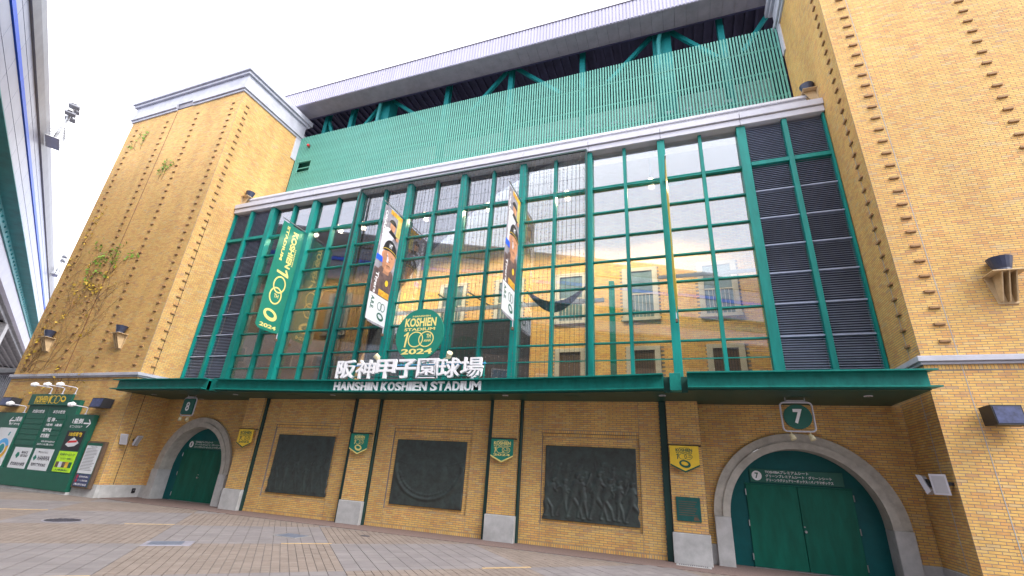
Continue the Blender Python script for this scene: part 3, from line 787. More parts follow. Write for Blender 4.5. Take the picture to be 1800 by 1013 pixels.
# ---- hall seen through the glass
def hall():
    yw = 4.0
    w_ = MB(); w_.box(XL+.05, XR-.05, yw+.0022, yw+.3, 4.2, 13.9); t = w_.build('hall_wall', 'mortar', BLD); t['label'] = 'orange brick hall wall behind the glass'
    wins = []
    for x in (-15.9, -13.05, -9.5, -6.75, -4.0, -1.22, 1.6):
        wins.append((x-.48, x+.48, 7.6, 9.55)); wins.append((x-.42, x+.42, 5.3, 6.3))
    def hole(c0, c1, a, b):
        return any(c0 < q[1]+.1 and c1 > q[0]-.1 and a < q[3]+.1 and b > q[2]-.1 for q in wins)
    B = brick_rect(front(yw), XL+.05, XR-.05, 4.25, 13.9, hole, bw=.235, bh=.074)
    lay_bricks(t, B, 0)
    for i, (a, b, z0, z1) in enumerate(wins):
        f = MB(); f.bbox(a-.2, a, yw-.05, yw+.02, z0-.0, z1+.16, .006); f.bbox(b, b+.2, yw-.05, yw+.02, z0, z1+.16, .006); f.bbox(a, b, yw-.05, yw+.02, z1, z1+.16, .006); f.bbox(a-.24, b+.24, yw-.09, yw+.02, z0-.13, z0-.002, .006)
        o = f.build('hall_window', 'intframe', t)
        MB().box(a, b, yw+.0, yw+.006, z0, z1).build('window_pane', 'intpane' if z1 > 7 else 'brown', o)
        m = MB(); 
        if z1 > 7:
            m.box(a, b, yw-.03, yw-.01, z0+.95, z0+1.0)
            for k in range(1, 7): m.box(a+k*(b-a)/7-.01, a+k*(b-a)/7+.01, yw-.03, yw-.012, z0, z0+.95)
        else:
            for k in range(1, 9): m.box(a+k*(b-a)/9-.008, a+k*(b-a)/9+.008, yw-.03, yw-.012, z0, z1)
        m.build('window_bars', 'intframe' if z1 > 7 else 'dark', o)
    MB().box(XL+.02, XR-.02, .70, 4.3, 13.9, 13.99).build('hall_ceiling', 'intwhite', t)
    MB().box(XL+.02, XR-.02, .78, 1.05, 12.75, 13.89).build('bulkhead', 'intwhite', t)
    MB().box(XL+.02, XR-.02, .73, 4.0, 4.1, 4.2).build('hall_floor', 'grey', t)
    for a in (XL+.005, XR-.045): MB().box(a, a+.04, .74, 4.0, 4.2, 13.9).build('hall_end_wall', 'intframe', t)
    # steel gallery frame inside
    for x in (-12.8, -2.2):
        MB().box(x-.1, x+.1, 3.0, 3.2, 4.2, 8.8).build('gallery_post', 'steel', t)
    MB().box(-12.7, -2.4, 2.4, 2.5, 7.75, 7.9).build('gallery_beam', 'louvre', t)
    for x in (-9.4, -8.0, -6.6): MB().bar((x, 2.5, 8.6), (x+1.2, 2.5, 7.8), .06, .06).build('gallery_brace', 'dark', t)
    MB().box(-12.6, -5.2, 2.5, 2.56, 4.2, 7.35).build('dark_partition', 'intdark', t)
    # the hanging dark drape between two posts
    m = MB(); P = [(-5.1+2.2*k/16, 7.95-.85*math.sin(math.pi*k/16)) for k in range(17)]; Q = [(x, z+.10+.32*math.sin(math.pi*k/16)) for k, (x, z) in enumerate(P)]
    for k in range(16): m.add([(P[k][0],1.5,P[k][1]),(P[k+1][0],1.5,P[k+1][1]),(Q[k+1][0],1.52,Q[k+1][1]),(Q[k][0],1.52,Q[k][1])], [(0,1,2,3)])
    m.build('hanging_drape', 'intdark', t)
    MB().box(-.45, 2.6, 2.0, 2.06, 8.3, 8.42).build('gallery_beam', 'louvre', t)
    # lit ceiling lamps, with extra ones added to brighten the brick hall wall
    for x, y, z in ((-17.6, 1.5, 12.1), (-16.1, 1.5, 12.1), (-14.64, 1.5, 12.1), (-13.33, 1.5, 12.1), (-10.0, 1.5, 12.1), (-7.0, 1.5, 12.1), (-3.64, 1.5, 12.1), (-.46, 1.5, 12.1)):
        b = MB(); b.tube([(x, y, z+.02), (x, y, z+.10), (x, y, 13.88)], [.12, .05, .02], 10); o = b.build('hall_and_fill_lamp', 'grey', t)
        e = MB(); e.tube([(x, y, z-.05), (x, y, z+.0), (x, y, z+.03)], [.035, .07, .08], 12); e.build('lamp_bulb', 'warmlamp', o)
        li = bpy.data.lights.new('hall_and_fill_light', 'SPOT'); li.energy = 700; li.spot_size = R(140); li.spot_blend = .5; li.color = (1, .74, .45); li.shadow_soft_size = .12
        lo = bpy.data.objects.new('hall_and_fill_light', li); COL.objects.link(lo); lo.location = (x, y+.15, z-.2); lo.parent = o
    for x in (-11.9, -11.4): MB().box(x, x+.28, 3.5, 3.6, 8.2, 8.28).build('tube_lamp', 'coollamp', t)
hall()

# ---- fine net with beads hung over the middle bays
def net():
    x0, x1, z0, z1, y = -12.66, -2.62, 4.35, 12.98, .30
    t = thing('facade_net', 'fine dark net hung in front of the middle glass bays', 'net', loc=(0, 0, 0))
    f = MB(); f.box(x0, x1, y-.03, y+.03, 12.95, 13.02)
    for x in (x0, x1): f.box(x-.03, x+.03, y-.03, y+.03, 4.2, 12.95)
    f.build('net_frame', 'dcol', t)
    V = []; F = []; n = 64
    s = MB()
    for i in range(n):
        x = x0+(x1-x0)*(i+.5)/n; dx = .03*math.sin(i*1.7)
        s.bar((x, y, z0), (x+dx, y, z1), .007, .007)
    for k in range(18):
        z = z0+(z1-z0)*(k+.5)/18; s.bar((x0, y+.004, z), (x1, y+.004, z+.01*math.sin(k)), .004, .004)
    s.build('net_strings', 'net', t, kind='stuff')
    b = MB()
    for i in range(n):
        x = x0+(x1-x0)*(i+.5)/n
        for k in range(54):
            if random.random() < .3: continue
            z = z0+(z1-z0)*(k+random.random()*.7)/54; r = .011+.007*random.random()
            b.add([(x-r,y-.008,z),(x,y-.008,z-r*1.6),(x+r,y-.008,z),(x,y-.008,z+r*1.6),(x,y-.02,z),(x,y+.01,z)], [(0,1,4),(1,2,4),(2,3,4),(3,0,4),(1,0,5),(2,1,5),(3,2,5),(0,3,5)])
    b.build('net_beads', 'bead', t, kind='stuff')
net()

# ------------------------------------------------------------------ signs
def logo(mb_gold, fr0, u0, v0, su, sv, d, top=True, year=True):
    """KOSHIEN STADIUM 100 logo; (u, v) the bottom-left of a 1.17 x 1.32 box scaled by su, sv"""
    fr = lambda a, b_, d_: fr0(u0+a*su, v0+b_*sv, d_); u = v = 0.0; s = 1.0
    b = lambda a, p, q, r, t_, bold=.02: put(mb_gold, a, u+p*s, v+q*s, u+r*s, v+t_*s, fr, d, bold)
    if top:
        b('HANSHIN', .25, 1.25, .92, 1.31); b('KOSHIEN', .0, .92, 1.16, 1.22, .035); b('STADIUM', .0, .78, 1.14, .88, .03)
    mb_gold.flat([(u+x*s, v+y*s) for x, y in ((.07,.24),(.13,.24),(.20,.74),(.15,.74),(.02,.64),(.03,.59),(.11,.65))], fr, d)
    mb_gold.ring(u+.47*s, v+.49*s, .28*s, .265*s, .035*s, fr, d); mb_gold.ring(u+.86*s, v+.49*s, .28*s, .265*s, .035*s, fr, d+.0015)
    b('TH', .86, .52, 1.02, .66, .03); b('ANNIV.', .78, .40, 1.06, .475, .03)
    if year: b('2024', .0, .0, 1.14, .18, .03)
def bowl(mb, fr, cu, cv, s, d):
    n = 40; V = []; F = []
    for k in range(n+1):
        t = 2*math.pi*k/n; ro = 1+.06*math.sin(2*t); 
        V += [fr(cu+s*ro*math.cos(t+.3), cv+.66*s*ro*math.sin(t), d), fr(cu+s*(.60*math.cos(t+.3)-.04), cv+s*(.34*math.sin(t)+.06), d)]
    for k in range(n): F.append((2*k, 2*k+2, 2*k+3, 2*k+1))
    mb.add(V, F)

# white raised letters on the canopy edge
def name_signs():
    t = thing('stadium_name_sign', 'row of large white raised Japanese characters standing on the canopy edge', 'sign', loc=(-7.9, -1.2, 4.19))
    xs = -10.5+2*0; wd = 5.2/7
    for i, ch in enumerate('阪神甲子園球場'):
        x0 = -10.5+i*wd+.015; x1 = x0+wd-.03
        yy = web((x0+x1)/2)-.10
        m = MB(); put(m, ch, x0+7.9, .03, x1+7.9, .63, frame((0, yy+1.2, 0), (1,0,0), (0,0,1), (0,-1,0)), 0, .012 if ch in '園球場神' else .02, .09)
        m.build('letter', 'letter', t)
    for k in range(2):
        m = MB(); P = [(-10.5+5.2*i/10+7.9, web(-10.5+5.2*i/10)+.02+1.2, .12+.36*k) for i in range(11)]; m.tube(P, .018, 6); m.build('support_rail', 'skyblue' if k else 'steel', t)
    for i in range(8):
        x = -10.4+5.05*i/7; m = MB(); m.bar((x+7.9, web(x)+.03+1.2, -.01), (x+7.9, web(x)+.03+1.2, .55), .03, .03); m.build('support_post', 'steel', t)
    t = thing('stadium_name_lettering', 'white raised Latin capitals spelling the stadium name on the canopy fascia', 'sign', loc=(-7.9, -1.2, 3.85))
    full = 'HANSHIN KOSHIEN STADIUM'; wds = {'I': .52, ' ': .45, 'M': 1.2, 'N': 1.05, 'A': 1.05, 'O': 1.05, 'D': 1.0}
    tot = sum(wds.get(c, .95) for c in full); x = -10.55; sc_ = 5.18/tot
    for c in full:
        wd = wds.get(c, .95)*sc_
        if c != ' ':
            m = MB(); yy = web(x+wd/2)-.02
            put(m, c, x+.012+7.9, .005, x+wd-.008+7.9, .285, frame((0, yy+1.2, 0), (1,0,0), (0,0,1), (0,-1,0)), 0, .03, .05); m.build('letter', 'letter', t)
        x += wd
name_signs()
def round_sign():
    cx, cz, y, r = -7.83, 5.72, -.98, .875
    t = thing('anniversary_disc', 'round green disc sign with gold anniversary lettering above the canopy characters', 'sign', loc=(cx, y, 4.19))
    f = frame((0, 0, cz-4.19), (1,0,0), (0,0,1), (0,-1,0))
    P = [(r*math.cos(2*math.pi*k/64), r*math.sin(2*math.pi*k/64)) for k in range(64)]
    m = MB(); m.prism(P, f, -.05, 0); m.build('disc', 'green', t)
    m = MB(); logo(m, f, -.585, -.66, 1.0, 1.0, .004); m.build('lettering', 'goldtxt', t)
    for s in (-1, 1): MB().bar((s*.4, .06, 0), (s*.4, .06, 1.6), .05, .05).build('support_post', 'steel', t)
round_sign()
for x, lab in ((-9.03, 'small white spot lamp on an arm left of the round disc sign'), (-6.55, 'small white spot lamp on an arm right of the round disc sign')):
    s = 1 if x < -8 else -1
    t = thing('sign_spotlight', lab, 'lamp', 'lamps over the name sign', loc=(x, -1.25, 4.2))
    MB().tube([(s*.35, .1, .45), (s*.12, 0, .62), (0, 0, .66)], .014, 6).build('arm', 'cream', t)
    MB().tube([(-s*.02, .02, .62), (-s*.03, -.0, .70), (-s*.10, -.08, .78)], [.05, .085, .09], 12).build('lamp_head', 'cream', t)
    MB().bar((s*.35, .1, -.01), (s*.35, .1, .46), .02, .02).build('stem', 'steel', t)

# banners on poles, standing out from the columns
def banner(x, rot, kind, label):
    t = thing('hanging_banner', label, 'banner', 'tall banners on the facade columns', loc=(x, .36, 11.2)); t.rotation_euler[2] = R(rot)
    MB().tube([(0, .0, 0), (0, -1.32, .0)], .022, 10).build('pole', 'steelgrey', t)
    MB().bbox(-.06, .06, -.06, .0, -.08, .08, .005).build('wall_bracket', 'steel', t)
    y0, y1, z0, z1 = -1.25, -.06, -4.78, -.10
    nu, nv = 8, 30
    wob = lambda y, z: .018*math.sin(2.1*z+1.3*y)*(-z/4.8)
    fr = lambda u, v, d: np.array((wob(u, v)+d, u, v))
    m = MB(); V = []; F = []
    for j in range(nv+1):
        for i in range(nu+1):
            v = z1+(z0-z1)*j/nv; u = y0+(y1-y0)*i/nu
            if j == nv: v += -.10*math.sin(math.pi*i/nu)*.4+ (.10 if i == 0 else 0)
            V.append(fr(u, v, 0))
    for j in range(nv):
        for i in range(nu): a = j*(nu+1)+i; F.append((a, a+1, a+nu+2, a+nu+1))
    m.add(V, F); cloth = m.build('cloth', {'green': 'green', 'gold': 'gold'}.get(kind, 'backdrop'), t)
    so = cloth.modifiers.new('thick', 'SOLIDIFY'); so.thickness = .006; so.offset = 0
    def strip(nm, mt, poly, d=.010, n=1):
        """flat print, cut into rows so that it follows the cloth"""
        m = MB(); m.flat(poly, fr, d); m.build(nm, mt, t)
    def band(nm, mt, u0, u1, v0, v1, d=.008):
        m = MB(); n = 10
        for k in range(n):
            a, b = v0+(v1-v0)*k/n, v0+(v1-v0)*(k+1)/n
            for q in range(4):
                p0, p1 = u0+(u1-u0)*q/4, u0+(u1-u0)*(q+1)/4
                m.add([fr(p0, a, d), fr(p1, a, d), fr(p1, b, d), fr(p0, b, d)], [(0,1,2,3)])
        m.build(nm, mt, t)
    def ell(nm, mt, cu, cv, ru, rv, d, a0=0, a1=2*math.pi):
        strip(nm, mt, [(cu+ru*math.cos(a0+(a1-a0)*k/20), cv+rv*math.sin(a0+(a1-a0)*k/20)) for k in range(20)], d)
    yc = (y0+y1)/2
    if kind in ('green', 'gold'):
        ft = lambda u, v, d: fr(yc+v, z1-u, d)           # text runs downwards, tops towards the wall
        m = MB()
        put(m, 'HANSHIN', .95, .33, 1.75, .40, ft, .008, .015); m.build('lettering', 'goldtxt' if kind == 'green' else 'green', t); m = MB(); put(m, 'KOSHIEN', .22, .02, 1.92, .30, ft, .008, .035); m.build('lettering', 'goldtxt' if kind == 'green' else 'green', t); m = MB(); put(m, 'STADIUM', .12, -.34, 1.72, -.20, ft, .008, .03); m.build('lettering', 'goldtxt' if kind == 'green' else 'green', t); m = MB()
        m.flat([(2.0+a, .0+b) for a, b in ((0,-.10),(.42,.16),(.42,.24),(0,-.02))] if False else [(2.14,-.28),(2.24,-.28),(2.32,.34),(2.23,.34),(2.00,.18),(2.03,.10),(2.18,.20)], ft, .008)
        m.ring(2.72, .03, .37, .31, .06, ft, .008); m.ring(3.22, -.02, .37, .31, .06, ft, .010)
        put(m, 'TH', 3.12, .04, 3.35, .20, lambda u, v, d: fr(yc+.02+(u-3.235), z1-3.22+(v-.12), d), .008, .02)
        m.build('hundred_mark', 'goldtxt' if kind == 'green' else 'green', t); m = MB()
        bowl(m, lambda u, v, d: fr(u, v, d), yc-.03, z1-4.05, .36, .008)
        put(m, '2024', yc-.42, z1-4.60, yc+.40, z1-4.44, lambda u, v, d: fr(u, v, d), .008, .03)
        m.build('bowl_emblem', 'goldtxt' if kind == 'green' else 'green', t)
    else:
        band('flame_print', 'orange', yc-.2, y1, -.30, -.11, .007); band('glow_print', 'yellow', yc+.32, y1, -1.05, -.30, .007)
        band('uniform_print', 'jersey', y0+.10, yc+.15, -2.30, -1.10, .0085); ell('shoulder_print', 'jersey', yc-.10, -1.15, .34, .24, .0088)
        ell('face_print', 'skin', yc+.06, -.78, .17, .24, .0100); ell('cap_print', 'black', yc+.04, -.70, .24, .22, .012, 0, math.pi); ell('jaw_print', 'tan', yc+.00, -.88, .08, .12, .0110)
        strip('sleeve_print', 'black', [(yc-.16, -1.10), (yc+.40, -1.22), (yc+.44, -1.08), (yc-.02, -.92)], .0115); ell('hand_print', 'skin', yc+.46, -1.15, .10, .08, .012)
        band('undershirt_print', 'blue', y0+.01, yc-.02, -2.42, -2.20, .0105)
        band('torso_print', 'smoke', y0+.02, y1-.02, -3.75, -2.72, .0085); ell('collar_print', 'smoke', yc+.12, -2.75, .46, .26, .0090)
        band('neck_print', 'tan', yc-.06, yc+.30, -2.78, -2.40, .0100)
        ell('face_print', 'skin', yc+.14, -2.08, .38, .60, .0115); ell('cheek_print', 'tan', yc-.10, -2.20, .12, .40, .0130); ell('ear_print', 'skin', yc-.25, -2.08, .07, .14, .0110)
        ell('cap_print', 'black', yc+.14, -1.86, .43, .50, .0140, 0, math.pi)
        strip('cap_brim_print', 'black', [(yc-.32, -1.92), (yc+.20, -1.80), (yc+.58, -1.92), (yc+.57, -1.78), (yc-.30, -1.78)], .0150)
        m = MB(); m.ring(yc+.14, -1.90, .45, .16, .022, fr, .0158, 20, 0, math.pi); m.build('cap_piping', 'gold', t)
        for s in (-1, 1): ell('eye_print', 'ink', yc+.16+s*.14, -2.05, .055, .018, .0145)
        strip('nose_print', 'brown', [(yc+.11, -2.26), (yc+.24, -2.26), (yc+.21, -2.23), (yc+.14, -2.23)], .0145); ell('mouth_print', 'brown', yc+.17, -2.42, .11, .016, .0145)
        m = MB(); put(m, 'HT', yc+.05, -1.68, yc+.24, -1.50, fr, .0155, .03); m.build('cap_letters', 'letter', t)
        m = MB(); put(m, 'OKADA', 0, 0, 1.1, .14, lambda u, v, d: fr(y0+.08+v, -.30-u, d), .012, .03); m.build('name_lettering', 'letter', t)
        band('ember_print', 'orange', yc-.1, y1-.05, -3.68, -3.45, .0105)
        ell('emblem_print', 'gold', yc+.28, -3.10, .10, .12, .0115); m = MB(); put(m, 'Tigers', 0, 0, .85, .22, lambda u, v, d: fr(y0+.12+v, -2.85-u, d), .0115, .02); m.build('script_print', 'letter', t)
        band('footer_print', 'paper', y0+.01, y1-.01, -4.74, -3.72, .009)
        m = MB(); put(m, 'A.R.E.', 0, 0, .5, .2, lambda u, v, d: fr(y0+.14+v, -3.82-u, d), .012, .04); m.build('footer_lettering', 'bgreen', t); m = MB(); m.ring(yc+.10, -4.08, .14, .16, .03, fr, .012); m.ring(yc+.30, -4.08, .14, .16, .03, fr, .0135); m.build('footer_rings', 'bgreen', t); m = MB(); bowl(m, fr, yc+.22, -4.46, .22, .012); m.build('footer_emblem', 'bgreen', t)
    MB().tube([(0, -.10, -4.75), (0, -.08, -4.98)], .018, 6).build('tie_cord', 'white', t); MB().bbox(-.035, .035, -.14, -.04, -5.08, -4.98, .005).build('weight', 'brown', t)
banner(-15.3, 0, 'green', 'tall green banner with gold anniversary lettering on a facade column')
banner(-10.2, 0, 'player', 'tall banner printed with a capped ballplayer, on the column left of the round sign')
banner(-5.10, 0, 'player', 'tall banner printed with a capped ballplayer, on the column right of the round sign')
banner(.04, 2.2, 'gold', 'tall narrow gold banner seen edge-on against a facade column')

# small pennants on the piers
def pennant(xc, kind, label):
    z = 2.64
    t = thing('pier_pennant', label, 'pennant', 'pennants on the entrance piers', loc=(xc, -.30, z))
    base, ink = ('gold', 'bgreen') if kind == 'y' else ('green', 'goldtxt')
    f = frame((0,0,0), (1,0,0), (0,0,1), (0,-1,0))
    m = MB(); m.prism([(-.345,-.47),(0,-.635),(.345,-.47),(.345,0),(-.345,0)], f, -.006, 0); m.build('cloth', base, t)
    m = MB(); m.flat([(-.345,-.47),(0,-.635),(.345,-.47),(.345,-.435),(0,-.595),(-.345,-.435)], f, .003); m.build('border', ink, t)
    m = MB()
    if label.endswith('bowl emblem') or 'bowl' in label:
        logo(m, f, -.20, -.385, .34, .265, .003, True, False); bowl(m, f, 0, -.43, .14, .003)
    else: logo(m, f, -.26, -.46, .45, .325, .003)
    m.build('lettering', ink, t)
    MB().tube([(-.40, .02, .015), (.42, .02, .015)], .014, 8).build('rod', 'black', t)
    for s in (-.38, .38): MB().bar((s, .02, .015), (s, .155, .015), .025, .025).build('rod_bracket', 'black', t)
pennant(-14.90, 'y', 'gold pennant with dark lettering on the pier beside door 8')
pennant(-9.94, 'g', 'green pennant with gold bowl emblem on the pier between two reliefs')
pennant(-4.97, 'g', 'green pennant with large gold lettering and no emblem on a brick pier')
pennant(-.04, 'y', 'gold pennant with green bowl emblem on the pier beside door 7')

# numbered gate signs hanging from the canopy
def gate_sign(xc, num):
    y = -.80; zc = 3.34
    t = thing('gate_number_sign', 'round green sign with white seven hanging in a white frame' if num == '7' else 'square green sign with white eight hanging in a white frame', 'sign', loc=(xc, y, ZS))
    h = .325; r = .08; z0 = zc-ZS
    P = []
    for cx, cz, a in ((h-r, h-r, 0), (-h+r, h-r, 90), (-h+r, -h+r, 180), (h-r, -h+r, 270)):
        for k in range(5): q = R(a+22.5*k); P.append((cx+r*math.cos(q), 0, z0+cz+r*math.sin(q)))
    m = MB(); m.tube(P+[P[0], P[1]], .020, 8); m.build('frame', 'white', t)
    f = frame((0,0,z0), (1,0,0), (0,0,1), (0,-1,0))
    if num == '7': poly = [(.285*math.cos(2*math.pi*k/40), .275*math.sin(2*math.pi*k/40)) for k in range(40)]
    else: poly = [(a*.285+(.06*math.cos(R(q+b)) if 1 else 0)-a*.06, c*.285+.06*math.sin(R(q+b))-c*.06) for a, c, q in ((1,1,0),(-1,1,90),(-1,-1,180),(1,-1,270)) for b in (0, 45, 90)]
    m = MB(); m.prism(poly, f, -.05, .05); m.build('face_panel', 'signgreen', t)
    m = MB(); put(m, num, -.09, -.16, .10, .17, f, .054, .035 if num == '7' else .02); m.build('number', 'letter', t)
    for s in (-.2, .2):
        MB().tube([(s, 0, z0+h), (s, 0, 0)], .012, 6).build('hanger', 'steelgrey', t)
    for s in (-.18, .20):
        MB().tube([(s, 0, z0-h), (s, -.03, z0-h-.10)], .012, 6).build('lamp_arm', 'cream', t)
        MB().tube([(s-.03, -.05, z0-h-.07), (s, -.06, z0-h-.12), (s+.02, -.08, z0-h-.19)], [.035, .055, .06], 12).build('spot_lamp', 'cream', t)
    MB().box(-.18, .18, -.03, .03, z0+h+.02, z0+h+.05).build('top_lamp', 'lens', t)
gate_sign(-17.55, '8'); gate_sign(2.5, '7')

# bronze reliefs
def relief(x0, x1, seed, style, label):
    z0, z1 = .65, 2.54; nx, nz = 150, 116; rg = np.random.default_rng(seed)
    u, v = np.meshgrid(np.linspace(0, 1, nx+1), np.linspace(0, 1, nz+1)); A = (x1-x0)/(z1-z0)
    U = u*A; H = .012*np.ones_like(u)
    def blob(cx, cy, rx, ry, h, an=0):
        c, s = math.cos(an), math.sin(an); a = ((U-cx)*c+(v-cy)*s)/rx; b_ = (-(U-cx)*s+(v-cy)*c)/ry
        q = np.clip(1-a*a-b_*b_, 0, 1); return h*np.sqrt(q)
    def limb(p, q, r0, r1, h):
        p = np.array(p); q = np.array(q); d = q-p; L = (d@d)
        t = np.clip(((U-p[0])*d[0]+(v-p[1])*d[1])/L, 0, 1); rr = r0+(r1-r0)*t
        ds = np.hypot(U-p[0]-t*d[0], v-p[1]-t*d[1]); return h*np.sqrt(np.clip(1-(ds/rr)**2, 0, 1))
    if style == 'crowd' or style == 'players':
        rows = ((.46, .5, 13, .010), (.30, .75, 11, .018), (.0, 1.0, 8, .030)) if style == 'crowd' else ((.55, .55, 9, .010), (.30, .7, 8, .016), (.0, .85, 6, .024))
        for base, sc_, n, h in rows:
            for i in range(n):
                cx = A*(i+.5)/n+rg.normal(0, .02); k = sc_*(.50+.07*rg.random()); lean = rg.normal(0, .12); by = base+.04+.02*rg.random()
                by += rg.normal(0, .035)*(base > 0); k *= 1+rg.normal(0, .10); hip = (cx+rg.normal(0, .03), by+.48*k); sh = (cx+lean*k*.5, by+.80*k); hd = (cx+lean*k*.7, by+.95*k)
                a = rg.random()*.12*k+.03
                for s in (-1, 1):
                    kn = (cx+s*a*.8+lean*.05, by+.24*k); ft = (cx+s*a*1.3, by)
                    H = np.maximum(H, limb(hip, kn, .062*k, .045*k, h)); H = np.maximum(H, limb(kn, ft, .045*k, .03*k, h*.9)); H = np.maximum(H, blob(ft[0]+.02, ft[1], .05*k, .025*k, h))
                    el = (sh[0]+s*.14*k, by+(.62+.25*rg.random())*k); ha = (el[0]+rg.normal(0, .10)*k, el[1]+rg.normal(.05, .14)*k)
                    H = np.maximum(H, limb(sh, el, .04*k, .032*k, h*1.05)); H = np.maximum(H, limb(el, ha, .032*k, .025*k, h*1.1))
                H = np.maximum(H, limb(hip, sh, .085*k, .11*k, h*1.15)); H = np.maximum(H, blob(hd[0], hd[1], .062*k, .075*k, h*1.4)); H = np.maximum(H, blob(hd[0]+.03*k, hd[1]+.04*k, .07*k, .025*k, h*1.5))
        for i in range(7):
            p = (A*rg.random(), .72+.2*rg.random()); q = (p[0]+rg.normal(0, .25), p[1]+rg.normal(0, .08)); H = np.maximum(H, limb(p, q, .015, .008, .012))
    else:
        dd = np.hypot((U-A*.5)/.62, (v-.60)/.50); 
        H += .022*np.exp(-((dd-.98)/.05)**2)*(v < .62)+.012*np.exp(-((dd-.86)/.03)**2)*(v < .5)
        H += .003*(np.sin(np.arctan2(v-.60, U-A*.5)*60))*(dd > .80)*(dd < .95)*(v < .45)
        H = np.maximum(H, blob(A*.66, .50, .17, .15, .03)); H = np.maximum(H, blob(A*.36, .48, .14, .14, .022)); H = np.maximum(H, limb((A*.78, .62), (A*.98, .70), .02, .012, .02)); H = np.maximum(H, limb((A*.2, .62), (A*.05, .66), .02, .012, .02))
        for i in range(9): H += .004*np.exp(-(((v-.72-.03*i)/.008)**2))*(abs(U-A*.45) < .16-.012*i)
        H = np.maximum(H, blob(A*.95, .08, .16, .16, .03))
    nzv = rg.normal(0, 1, (nz//4+2, nx//4+2)); nzv = np.kron(nzv, np.ones((4, 4)))[:nz+1, :nx+1]; H = H+.0012*nzv
    H = (H+np.roll(H, 1, 0)+np.roll(H, -1, 0)+np.roll(H, 1, 1)+np.roll(H, -1, 1))/5
    H[0] = H[-1] = .012; H[:, 0] = H[:, -1] = .012
    X = x0+u*(x1-x0); Z = z0+v*(z1-z0)
    if style != 'bowl':
        k = np.clip(1-v/.5, 0, 1); X = X+(u > .97)*k*.05*(1+np.sin(v*40))*.5-(u < .03)*k*.05*(1+np.sin(v*33+1))*.5
    Y = .03-H*1.5
    t = thing('bronze_relief', label, 'relief', 'bronze reliefs in the brick panels', loc=(0, 0, 0))
    n1 = (nx+1)*(nz+1); V = np.stack([X, Y, Z], -1).reshape(-1, 3)
    rim = [i for i in range(nx+1)]+[(j+1)*(nx+1)-1 for j in range(1, nz+1)]+[nz*(nx+1)+i for i in range(nx-1, -1, -1)]+[j*(nx+1) for j in range(nz-1, 0, -1)]
    VV = [tuple(p) for p in V]+[(V[i][0], .056, V[i][2]) for i in rim]
    F = [(j*(nx+1)+i, j*(nx+1)+i+1, (j+1)*(nx+1)+i+1, (j+1)*(nx+1)+i) for j in range(nz) for i in range(nx)]
    L = len(rim); F += [(rim[(i+1) % L], rim[i], n1+i, n1+(i+1) % L) for i in range(L)]
    m = MB(); m.add(VV, F); m.build('cast_panel', 'bronze', t, smooth=True)
relief(-13.65, -11.19, 3, 'players', 'dark bronze relief of standing figures in the brick panel nearest door 8')
relief(-8.69, -6.24, 5, 'bowl', 'dark bronze relief of a curved stadium bowl in the middle brick panel')
relief(-3.75, -1.26, 9, 'crowd', 'dark bronze relief of a crowd of ballplayers in the brick panel nearest door 7')

t = thing('wall_plaque', 'teal inscribed plaque on the pier beside door 7', 'plaque', loc=(-.04, -.151, 1.18))
MB().bbox(-.28, .28, -.03, .0, -.27, .27, .006).build('plate', 'plaque', t); m = MB(); f = frame((0,-.03,0), (1,0,0), (0,0,1), (0,-1,0))
for k in range(7): m.flat([(-.22, .16-.05*k), (.20-.03*(k % 3), .16-.05*k), (.20-.03*(k % 3), .175-.05*k), (-.22, .175-.05*k)], f, .003)
m.flat([(.10,-.24),(.24,-.24),(.20,-.17),(.12,-.16)], f, .003); m.build('inscription', 'brown', t)
t = thing('wall_plate', 'small plain green plate on the bricks beside door 8', 'plate', loc=(-15.62, YB-.002, .96))
MB().bbox(-.13, .13, -.03, 0, -.13, .13, .006).build('plate', 'signgreen', t); MB().tube([(.10, -.03, -.02), (.10, -.045, -.02)], .012, 8).build('latch', 'steelgrey', t)

